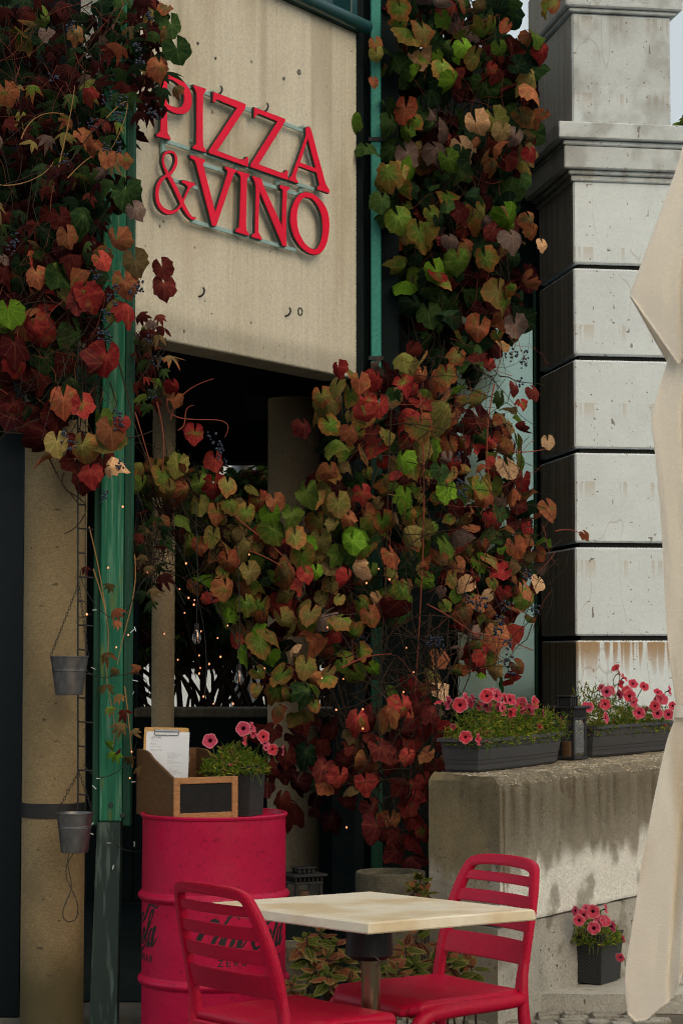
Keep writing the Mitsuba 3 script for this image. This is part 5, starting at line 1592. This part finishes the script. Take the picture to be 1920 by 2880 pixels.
def fill3(rs):
    a, r = rs.uniform(0, 6.28), rs.random() ** .5
    c_ = loc(R1, [.07, .08, .19])
    return c_ + [math.cos(a) * r * .135 - .02, math.sin(a) * r * .12, .105 * rs.random() * (1 - r ** 2 * .8) - .02 * r]


petunia('pink petunias in the woven pot on the drum', fl3, 8.68, fill3, 1500, rpn, 4)
v0 = on_z(1692, 2771, .079)
R2 = frame((v0[0], v0[1], .079), (.539, .842))
rattan('dark woven pot on the stone step beside the low wall', R2, .215, .205, .012, .21)
fl4 = [(1667, 2564, 38, .0, .15, 0), (1640, 2575, 34, -.1, .2, 0), (1648, 2556, 28, -.2, .7, .03), (1628, 2590, 32, -.1, .1, -.02), (1615, 2562, 28, -1.0, .2, 0), (1705, 2558, 30, 1.2, .2, 0), (1688, 2592, 34, .1, .1, 0), (1703, 2592, 32, .4, .3, 0), (1669, 2612, 36, -.1, .15, -.03), (1724, 2606, 32, 1.9, 0, 0), (1753, 2640, 24, 1.8, .2, 0), (1743, 2695, 26, -.6, -.3, -.02), (1784, 2416, 30, -.2, .1, 1.2)]
fl4 = fl4[:-1]


def fill4(rs):
    a, r = rs.uniform(0, 6.28), rs.random() ** .5
    c_ = loc(R2, [.10, .10, .20])
    return c_ + [math.cos(a) * r * .15 - .01, math.sin(a) * r * .15, .12 * rs.random() * (1 - r ** 2 * .9) - .03 * r]


petunia('pink petunias in the woven pot on the stone step', fl4, 9.42, fill4, 1500, rpn, 4)

# ------------------------------------------------------------------ lanterns
def lantern(label, M, w, h):
    ln = thing('lantern', label, 'lantern')
    b = lambda *a, bev=.002: mul(bx(*a, bev), M)
    part(ln, 'base', b(-.006, w + .006, -.006, w + .006, 0, .012), 'black_iron')
    hb_, ht = .62 * h, .80 * h
    for x in (0, w - .016):
        for y_ in (0, w - .016): part(ln, 'corner_post', b(x, x + .016, y_, y_ + .016, .0125, hb_), 'black_iron')
    scene.setdefault('lantern_glass', {'type': 'thindielectric'})
    for k, pnt in enumerate(([[.016, .004], [w - .016, .004]], [[w - .004, .016], [w - .004, w - .016]], [[.016, w - .004], [w - .016, w - .004]], [[.004, .016], [.004, w - .016]])):
        (x0, y0), (x1, y1) = pnt
        qd = trimesh.Trimesh([[x0, y0, .013], [x1, y1, .013], [x1, y1, hb_], [x0, y0, hb_]], [[0, 1, 2], [0, 2, 3]], process=False)
        part(ln, 'pane', mul(qd, M), 'lantern_glass')
    part(ln, 'collar', b(-.002, w + .002, -.002, w + .002, hb_ + .0005, hb_ + .014), 'black_iron')
    for x in np.linspace(0, w - .010, 7):
        for y_ in (0, w - .010): part(ln, 'slat', b(x, x + .010, y_, y_ + .010, hb_ + .0145, ht), 'black_iron')
    for y_ in np.linspace(0, w - .010, 7)[1:-1]:
        for x in (0, w - .010): part(ln, 'slat', b(x, x + .010, y_, y_ + .010, hb_ + .0145, ht), 'black_iron')
    part(ln, 'roof', b(-.016, w + .016, -.016, w + .016, ht + .0005, ht + .012), 'black_iron')
    c0_ = w * .22
    for x in np.linspace(c0_, w - c0_ - .010, 4):
        for y_ in (c0_, w - c0_ - .010): part(ln, 'slat', b(x, x + .010, y_, y_ + .010, ht + .0125, h - .006), 'black_iron')
    part(ln, 'chimney', b(c0_ + .011, w - c0_ - .011, c0_ + .011, w - c0_ - .011, ht + .0125, h - .006), 'black_iron')
    part(ln, 'cap', b(c0_ - .006, w - c0_ + .006, c0_ - .006, w - c0_ + .006, h - .0055, h), 'black_iron')
    m = lathe([(0, .013), (.028, .013), (.028, .085), (0, .085)], 20)
    m.apply_translation([w / 2, w / 2, 0])
    part(ln, 'candle', mul(m, M), 'berry_blue' if False else 'dark_stained_wood', 30)
    return ln


vl = on_z(1614, 2138, ZW)
lantern('black metal lantern between the two flower boxes on the wall', frame((vl[0], vl[1], ZW), D1), .138, 178 / F * vl[1])
lantern('dark metal lantern in the shade between the drum and the round pot', frame((at(870, 2500, 9.2)[0] - .06, 9.2, 1.55 - (2560 - 1830) / F * 9.2), (.9, .43)), .13, 122 / F * 9.2)
whole('plinth_block', bx(at(805, 2600, 9.3)[0], at(905, 2600, 9.3)[0], 9.14, 9.5, -.01, 1.55 - (2562 - 1830) / F * 9.2 - .0, .006), 'dark_wall', 'dark block under the lantern in the shade', 'block')

# round concrete pot
cp = thing('concrete_pot', 'round grey concrete pot under the dark red vine at the wall end', 'planter')
pz = .585
m = lathe([(.13, 0), (.145, .02), (.152, .3), (.155, pz - .01), (.15, pz), (.135, pz), (.130, pz - .01), (.128, pz - .06), (0, pz - .06)], 48)
m.apply_translation([.215, 9.42, 0])
part(cp, 'bowl', m, 'dark_concrete', 40)
whole('concrete_block', roughen(bx(at(785, 2650, 9.0)[0], at(860, 2650, 9.0)[0], 9.0, 9.4, -.01, 1.55 - (2648 - 1830) / F * 9.0, .01, True), .04, .006, 8), 'dark_concrete', 'rough concrete block half hidden behind the drum', 'block', 35)


# ------------------------------------------------------------------ leafy plants under the table
def coleus_leaf(rs, ln, wd):
    V, UV = [], []
    t = np.linspace(0, 1, 7)
    prof = (np.sin(np.pi * t ** .75) ** .8) * wd * .5 * (1 + .06 * np.cos(np.arange(7) * np.pi))
    curl, cup = rs.uniform(.1, .6), rs.uniform(.05, .5)
    for i, q in enumerate(t):
        for s in (-1, -.5, 0, .5, 1):
            V.append([s * prof[i], -q * ln, -curl * q * q * ln * .6 - cup * abs(s) * prof[i]])
            UV.append([.5 + .499 * s * .98, q])
    Fc = []
    for i in range(6):
        for s in range(4):
            p = i * 5 + s
            Fc += [[p, p + 5, p + 6], [p, p + 6, p + 1]]
    return np.array(V), np.array(Fc), np.array(UV)


def coleus(label, spots_, rs, h=.10):
    """spots_: crown centres (x px, y px, Y, leaf length px)."""
    c = thing('coleus_plant', label, 'plant', 'coleus plants by the wall')
    st = []
    for px, py, Y, s in spots_:
        o = at(px, py, Y)
        rot = rs.uniform(0, 6.28)
        for k in range(3):
            nl = (2, 4, 4)[k]
            for j in range(nl):
                az = rot + j * 2 * np.pi / nl + k * .8 + rs.normal(0, .15)
                ln = s * 1.25 / F * Y * (.62, 1.0, 1.15)[k] * rs.uniform(.8, 1.15)
                V, Fc, UV = coleus_leaf(rs, ln, ln * rs.uniform(.55, .68))
                el = (.9, .25, -.35)[k] + rs.normal(0, .2)
                d = np.array([math.cos(az) * math.cos(el), math.sin(az) * math.cos(el), math.sin(el)])
                n = np.array([0, -.45, .9]) + rs.normal(0, .15, 3)
                n -= d * np.dot(n, d)
                n /= np.linalg.norm(n)
                M = np.stack([np.cross(-d, n), -d, n], 1)
                v = V @ M.T + o + d * ln * .12 - [0, 0, k * s / F * Y * .22]
                part(c, 'leaf', (v, Fc), 'coleus', True, UV + [2 * rs.integers(0, 300), 0])
        st.append(tube(spline([o, o - [rs.normal(0, .01), -.01, .06], o - [rs.normal(0, .03), -.03, o[2] - .0]], 10), np.linspace(.003, .005, 10), 6))
    part(c, 'stem', cat(st), 'vine_bark', True)


rc_ = np.random.default_rng(61)
coleus('brown and green ribbed leaves behind the table, right beside the drum', [(822, 2770, 8.2, 34), (885, 2720, 8.3, 40), (925, 2740, 8.2, 42), (862, 2640, 8.5, 40), (945, 2655, 8.5, 44), (920, 2690, 8.4, 40), (985, 2760, 8.2, 44), (900, 2625, 8.6, 38), (965, 2700, 8.4, 40), (870, 2680, 8.5, 38), (840, 2810, 8.2, 36), (930, 2810, 8.2, 36)], rc_)
coleus('brown and green ribbed leaves between the table column and the wall', [(1095, 2690, 8.2, 44), (1140, 2665, 8.3, 44), (1120, 2730, 8.1, 44), (1165, 2710, 8.2, 42), (1230, 2690, 8.4, 44), (1265, 2700, 8.4, 46), (1250, 2650, 8.5, 42), (1310, 2650, 8.6, 40), (1325, 2720, 8.5, 38), (1290, 2740, 8.4, 40), (1170, 2630, 8.6, 42), (1240, 2755, 8.3, 36), (1180, 2850, 8.0, 40), (1150, 2760, 8.1, 40)], rc_)
coleus('small dark ribbed plant standing before the round concrete pot', [(1180, 2470, 9.1, 34), (1165, 2500, 9.05, 32), (1195, 2505, 9.05, 32)], rc_)

# ------------------------------------------------------------------ buckets on chains
def bucket(label, top, bot, wt, wbm, Y, chains):
    bk_ = thing('metal_bucket', label, 'bucket', 'small metal buckets hung by the column')
    t, b_ = at(*top, Y), at(*bot, Y)
    rt, rb_ = wt / 2 / F * Y, wbm / 2 / F * Y
    zz, z1 = b_[2], t[2]
    H = z1 - zz
    rr = lambda q: rb_ + (rt - rb_) * q
    pf = [(0, zz), (rb_ - .002, zz), (rb_, zz + .004)]
    for q in (.45, .60): pf.append((rr(q), zz + H * q))
    pf += [(rr(.615) + .002, zz + H * .615), (rr(.63), zz + H * .63), (rr(.655) + .002, zz + H * .655), (rr(.67), zz + H * .67), (rt, z1 - .006), (rt + .003, z1 - .003), (rt + .003, z1), (rt - .001, z1 - .001), (rr(.3) - .003, zz + H * .3), (0, zz + H * .25)]
    m = lathe(pf, 40)
    m.apply_translation([(t[0] + b_[0]) / 2, Y, 0])
    part(bk_, 'shell', m, 'galvanised', 35)
    for side_, (px, py) in ((-1, chains), (1, chains)):
        a = np.array([(t[0] + b_[0]) / 2 + side_ * rt * .98, Y, z1])
        e = at(px, py, Y)
        n = max(4, int(np.linalg.norm(e - a) / .014))
        lk = []
        for i in range(n):
            c = a + (e - a) * (i + .5) / n
            d = (e - a) / np.linalg.norm(e - a)
            up = np.array([0, 1.0, 0]) if i % 2 else np.cross(d, [0, 1.0, 0])
            th = np.linspace(0, 2 * np.pi, 9)
            lk.append(tube([c + d * math.cos(w_) * .010 + up * math.sin(w_) * .0045 for w_ in th], .0011, 4, False))
        part(bk_, 'chain', cat(lk), 'black_iron', True)
    return bk_


bucket('small metal bucket hanging upper of the two beside the round column', (199, 1845), (190, 1955), 106, 76, 8.58, (222, 1640))
bucket('small metal bucket hanging lower, in front of the black strap on the column', (211, 2286), (209, 2398), 102, 76, 8.56, (222, 2170))
whole('hanging_cable', tube(spline([at(x, y, 8.56) for x, y in ((195, 2400), (192, 2440), (200, 2500), (178, 2560), (182, 2588), (205, 2592), (219, 2560), (205, 2510), (207, 2400))], 60), .0018, 5), 'cable', 'thin dark cable loop hanging below the lower metal bucket', 'cable', True)

# ------------------------------------------------------------------ closed parasol
par = thing('parasol', 'closed cream canvas parasol hanging in folds at the right edge', 'parasol')
Yu = 7.0
axp = 2010
ax = np.array([(axp - 960) / F * Yu, Yu])
kz = lambda py: at(1900, py, Yu)[2]
rpx = lambda px: (axp - px) / F * Yu


def cross(pts, per=16):
    """closed outline of the folded cloth round the pole, unit radius, softly rounded at its folds."""
    p = np.array(pts, float)
    q = np.vstack([p[i] + (p[(i + 1) % len(p)] - p[i]) * t for i in range(len(p)) for t in np.linspace(0, 1, per, endpoint=False)])
    for _ in range(2): q = .5 * q + .25 * (np.roll(q, 1, 0) + np.roll(q, -1, 0))
    return q


def folded(prof, sec, hem, rows=64, wob=.012):
    """cloth lofted along the pole: prof = (z, radius) top to bottom, sec = outline, hem = lowest z of each point of it."""
    z = np.array([p[0] for p in prof]); r = np.array([p[1] for p in prof])
    V = []
    for i in range(rows):
        t = i / (rows - 1)
        zt_ = z[0] + (hem - z[0]) * t
        rr = np.interp(-zt_, -z, r)
        x, y_ = sec[:, 0] * rr, sec[:, 1] * rr
        w = (meshkit.fbm(np.stack([sec[:, 0] * 3, sec[:, 1] * 3 + 5, zt_ * 2.5], 1), 3, 7) - .5) * wob * 2
        inner = np.clip((1.02 + sec[:, 0]) / .12, 0, 1)
        V.append(np.stack([ax[0] + x, ax[1] + y_ + w * inner, zt_], 1))
    n = len(sec)
    V = np.vstack(V)
    i, j = np.meshgrid(np.arange(rows - 1), np.arange(n), indexing='ij')
    q = np.stack([i * n + j, i * n + (j + 1) % n, (i + 1) * n + (j + 1) % n, (i + 1) * n + j], -1).reshape(-1, 4)
    return trimesh.Trimesh(V, np.vstack([q[:, [0, 2, 1]], q[:, [0, 3, 2]]]), process=False)


S1 = cross([(-1.0, 0), (-.44, -.20), (-.40, -.14), (-.05, -.75), (.05, -.35), (.6, -.75), (.4, -.2), (1.0, .05), (.4, .25), (.6, .8), (0, .4), (-.2, .9), (-.4, .3)])
pr1 = [(kz(150), rpx(1996)), (kz(455), rpx(1918)), (kz(748), rpx(1802)), (kz(822), rpx(1773)), (kz(1100), rpx(1773))]
hem1 = np.interp(S1[:, 0], [-1, -.44, -.2, .2, .6, 1], [kz(824), kz(1030), kz(960), kz(1020), kz(940), kz(1000)])
up = folded(pr1, S1, hem1)
part(par, 'upper_canopy', up, 'canvas', 40)
S2 = cross([(-1.0, 0), (-.57, -.13), (-.53, -.06), (-.44, -.16), (-.38, -.07), (-.12, -.55), (.08, -.25), (.5, -.85), (.4, -.25), (1.0, -.1), (.5, .2), (.7, .75), (.1, .4), (-.2, .9), (-.35, .35), (-.8, .5), (-.6, .12)])
pr2 = [(kz(840), rpx(1925)), (kz(1000), rpx(1885)), (kz(1100), rpx(1852)), (kz(1180), rpx(1829)), (kz(1240), rpx(1838)), (kz(1454), rpx(1858)), (kz(1770), rpx(1868)), (kz(1960), rpx(1890)), (kz(1998), rpx(1896)), (kz(2030), rpx(1888)), (kz(2087), rpx(1864)), (kz(2350), rpx(1806)), (kz(2614), rpx(1763)), (kz(2751), rpx(1738)), (kz(2846), rpx(1747)), (kz(2900), rpx(1760))]
pr2 = [tuple(p) for p in chaikin(pr2, 2, False)]
hem2 = np.interp(S2[:, 0], [-1, -.92, -.8, -.62, -.5, -.42, -.3, 0, .5, 1], [kz(2846), kz(2874), kz(2868), kz(2826), kz(2805), kz(2740), kz(2700), kz(2760), kz(2720), kz(2800)])
lowc = folded(pr2, S2, hem2, 90)
part(par, 'canopy', lowc, 'canvas', 40)
for nm, me, n_ in (('upper_hem', up, len(S1)), ('hem', lowc, len(S2))):
    q = np.array(me.vertices)[-n_:]
    part(par, nm, tube(np.vstack([q, q[:1]]) + [0, -.001, .002], .0034, 6, False), 'canvas', True)
ST = cross([(-1.0, 0), (-.75, -.3), (-.4, -.45), (0, -.6), (.5, -.6), (1, 0), (.5, .6), (-.4, .6)])
part(par, 'strap', folded([(kz(1984), rpx(1890)), (kz(2018), rpx(1884))], ST, np.full(len(ST), kz(2018)), 8, .004), 'canvas', 40)
part(par, 'pole', tube([(*ax, 0), (*ax, 1.5), (*ax, 4.2)], .022, 16), 'pale_metal', True)
part(par, 'foot', bx(ax[0] - .25, ax[0] + .25, ax[1] - .25, ax[1] + .25, 0, .06, .01), 'grey_plastic')
part(par, 'finial', trimesh.creation.icosphere(2, .035).apply_translation([*ax, 4.22]), 'pale_metal', True)

# ------------------------------------------------------------------ behind the porch: bright street, posts, dark shrubs
lp = thing('lamp_post', 'grey metal lamp post in the street beyond the porch', 'post')
q = at(690, 1900, 16.5)
rq = .085
m = lathe([(rq * 1.35, 0), (rq * 1.35, 1.35), (rq * .9, 1.36), (rq * .9, 2.55), (rq * 1.25, 2.57), (rq * 1.25, 2.66), (rq * 1.0, 2.68), (rq, 2.9), (rq * 1.3, 2.92), (rq * 1.3, 3.0), (rq, 3.02), (rq, 5.0)], 28)
m.apply_translation([q[0], 16.5, 0])
part(lp, 'shaft', m, 'galvanised', 40)
far = thing('far_building', 'pale rendered building across the street, glimpsed through the porch', 'building')
part(far, 'wall', bx(-16, 12, 46, 47, -.02, 6.0), 'pale_render')
for k in range(7):
    w = part(far, 'window', bx(-12 + k * 3.0, -10.6 + k * 3.0, 45.95, 46.2, 2.2, 4.0), 'dark_glass')
    part(w, 'sill', bx(-12.1 + k * 3.0, -10.5 + k * 3.0, 45.9, 46.1, 2.12, 2.19), 'pale_render')


def shrub(label, xs, Y, z0, z1, rs, nb, nl, kinds, size=(.05, .09)):
    s = thing('shrub', label, 'shrub', 'dark shrubs behind the porch')
    br = []
    for _ in range(nb):
        x = rs.uniform(*xs)
        p = np.array([x, Y + rs.uniform(-.15, .15), 0.0])
        pts = [p]
        d = np.array([rs.normal(0, .25), rs.normal(0, .15), 1.0])
        while pts[-1][2] < rs.uniform(z0 + .3, z1):
            d = d + rs.normal(0, .22, 3) * [1, .5, .2]
            pts.append(pts[-1] + d / np.linalg.norm(d) * .16)
        br.append(tube(pts, np.linspace(.022, .006, len(pts)), 5, False))
    part(s, 'branch', cat(br), 'vine_bark', True, kind='stuff')
    lf = []
    for _ in range(nl):
        zz = z0 + (z1 - z0) * (.08 + .92 * rs.random() ** .55)
        lf.append(leaf_at(np.array([rs.uniform(*xs), Y + rs.uniform(-.25, .3), zz]), rs.uniform(*size), choose(kinds, rs), CREEP, .6, rs=rs))
    (v, f), u = shape_mesh(lf)
    part(s, 'foliage', (v, f), 'leaf', True, u, kind='stuff')


rsh = np.random.default_rng(71)
shrub('dark shrub seen through the porch between the columns', (-1.15, -.75), 14.4, 1.35, 2.4, rsh, 34, 2600, {7: 5, 4: 1, 0: .4})
shrub('dark shrub seen through the porch behind the hanging bulbs', (-.75, -.15), 14.3, 1.35, 2.75, rsh, 40, 3200, {7: 5, 4: 1, 6: 1, 0: .4})
shrub('dark shrub seen through the porch left of the slim column', (-1.62, -1.15), 14.5, 1.35, 2.9, rsh, 24, 800, {7: 4, 4: 1})
hg = []
for _ in range(5200):
    p = np.array([rsh.uniform(-1.9, .1), rsh.uniform(15.0, 15.5), 1.48 + 2.2 * rsh.random()])
    if meshkit.noise(p * [7, 2, 7]) < .20 or (-.86 < p[0] < -.56 and p[2] > 2.42): continue
    hg.append(leaf_at(p, rsh.uniform(.07, .13), choose({7: 5, 4: .6, 0: .5}, rsh), CREEP, .7, rs=rsh))
hd = thing('hedge', 'tall dark hedge across the street side of the porch', 'hedge')
(v, f), u = shape_mesh(hg)
part(hd, 'foliage', (v, f), 'leaf', True, u, kind='stuff')
part(hd, 'trunk', cat([tube([(x, 15.25, 0), (x + .05, 15.2, 1.0), (x + rsh.normal(0, .1), 15.25, 2.6)], [.03, .025, .01], 6) for x in np.linspace(-1.8, .05, 13)]), 'vine_bark', True, kind='stuff')
# green tree beyond the pillar at the right edge
tree = thing('tree', 'green tree far behind the pillar at the right edge', 'tree')
tb_ = np.array([(2030 - 960) / F * 24, 24.0])
part(tree, 'trunk', tube([(*tb_, 0), (tb_[0] + .1, 24, 3), (tb_[0], 24, 7.6)], [.2, .16, .06], 10), 'vine_bark', True)
lf = []
for _ in range(2600):
    d = rsh.normal(0, 1, 3)
    d = d / np.linalg.norm(d) * rsh.random() ** .4
    p = np.array([tb_[0], 24.0, 6.9]) + d * [.66, .9, 1.0]
    if meshkit.noise(p * 2.2) < .38: continue
    lf.append(leaf_at(p, rsh.uniform(.08, .14), choose({0: 3, 8: 1.5, 7: 1}, rsh), CREEP, .8, rs=rsh))
(v, f), u = shape_mesh(lf)
part(tree, 'crown', (v, f), 'leaf', True, u, kind='stuff')
tris = sum(len(meshkit.WRITTEN[d['filename']][1]) for d in scene.values() if isinstance(d, dict) and d.get('type') == 'ply')
print('triangles', tris, 'entries', len(scene))
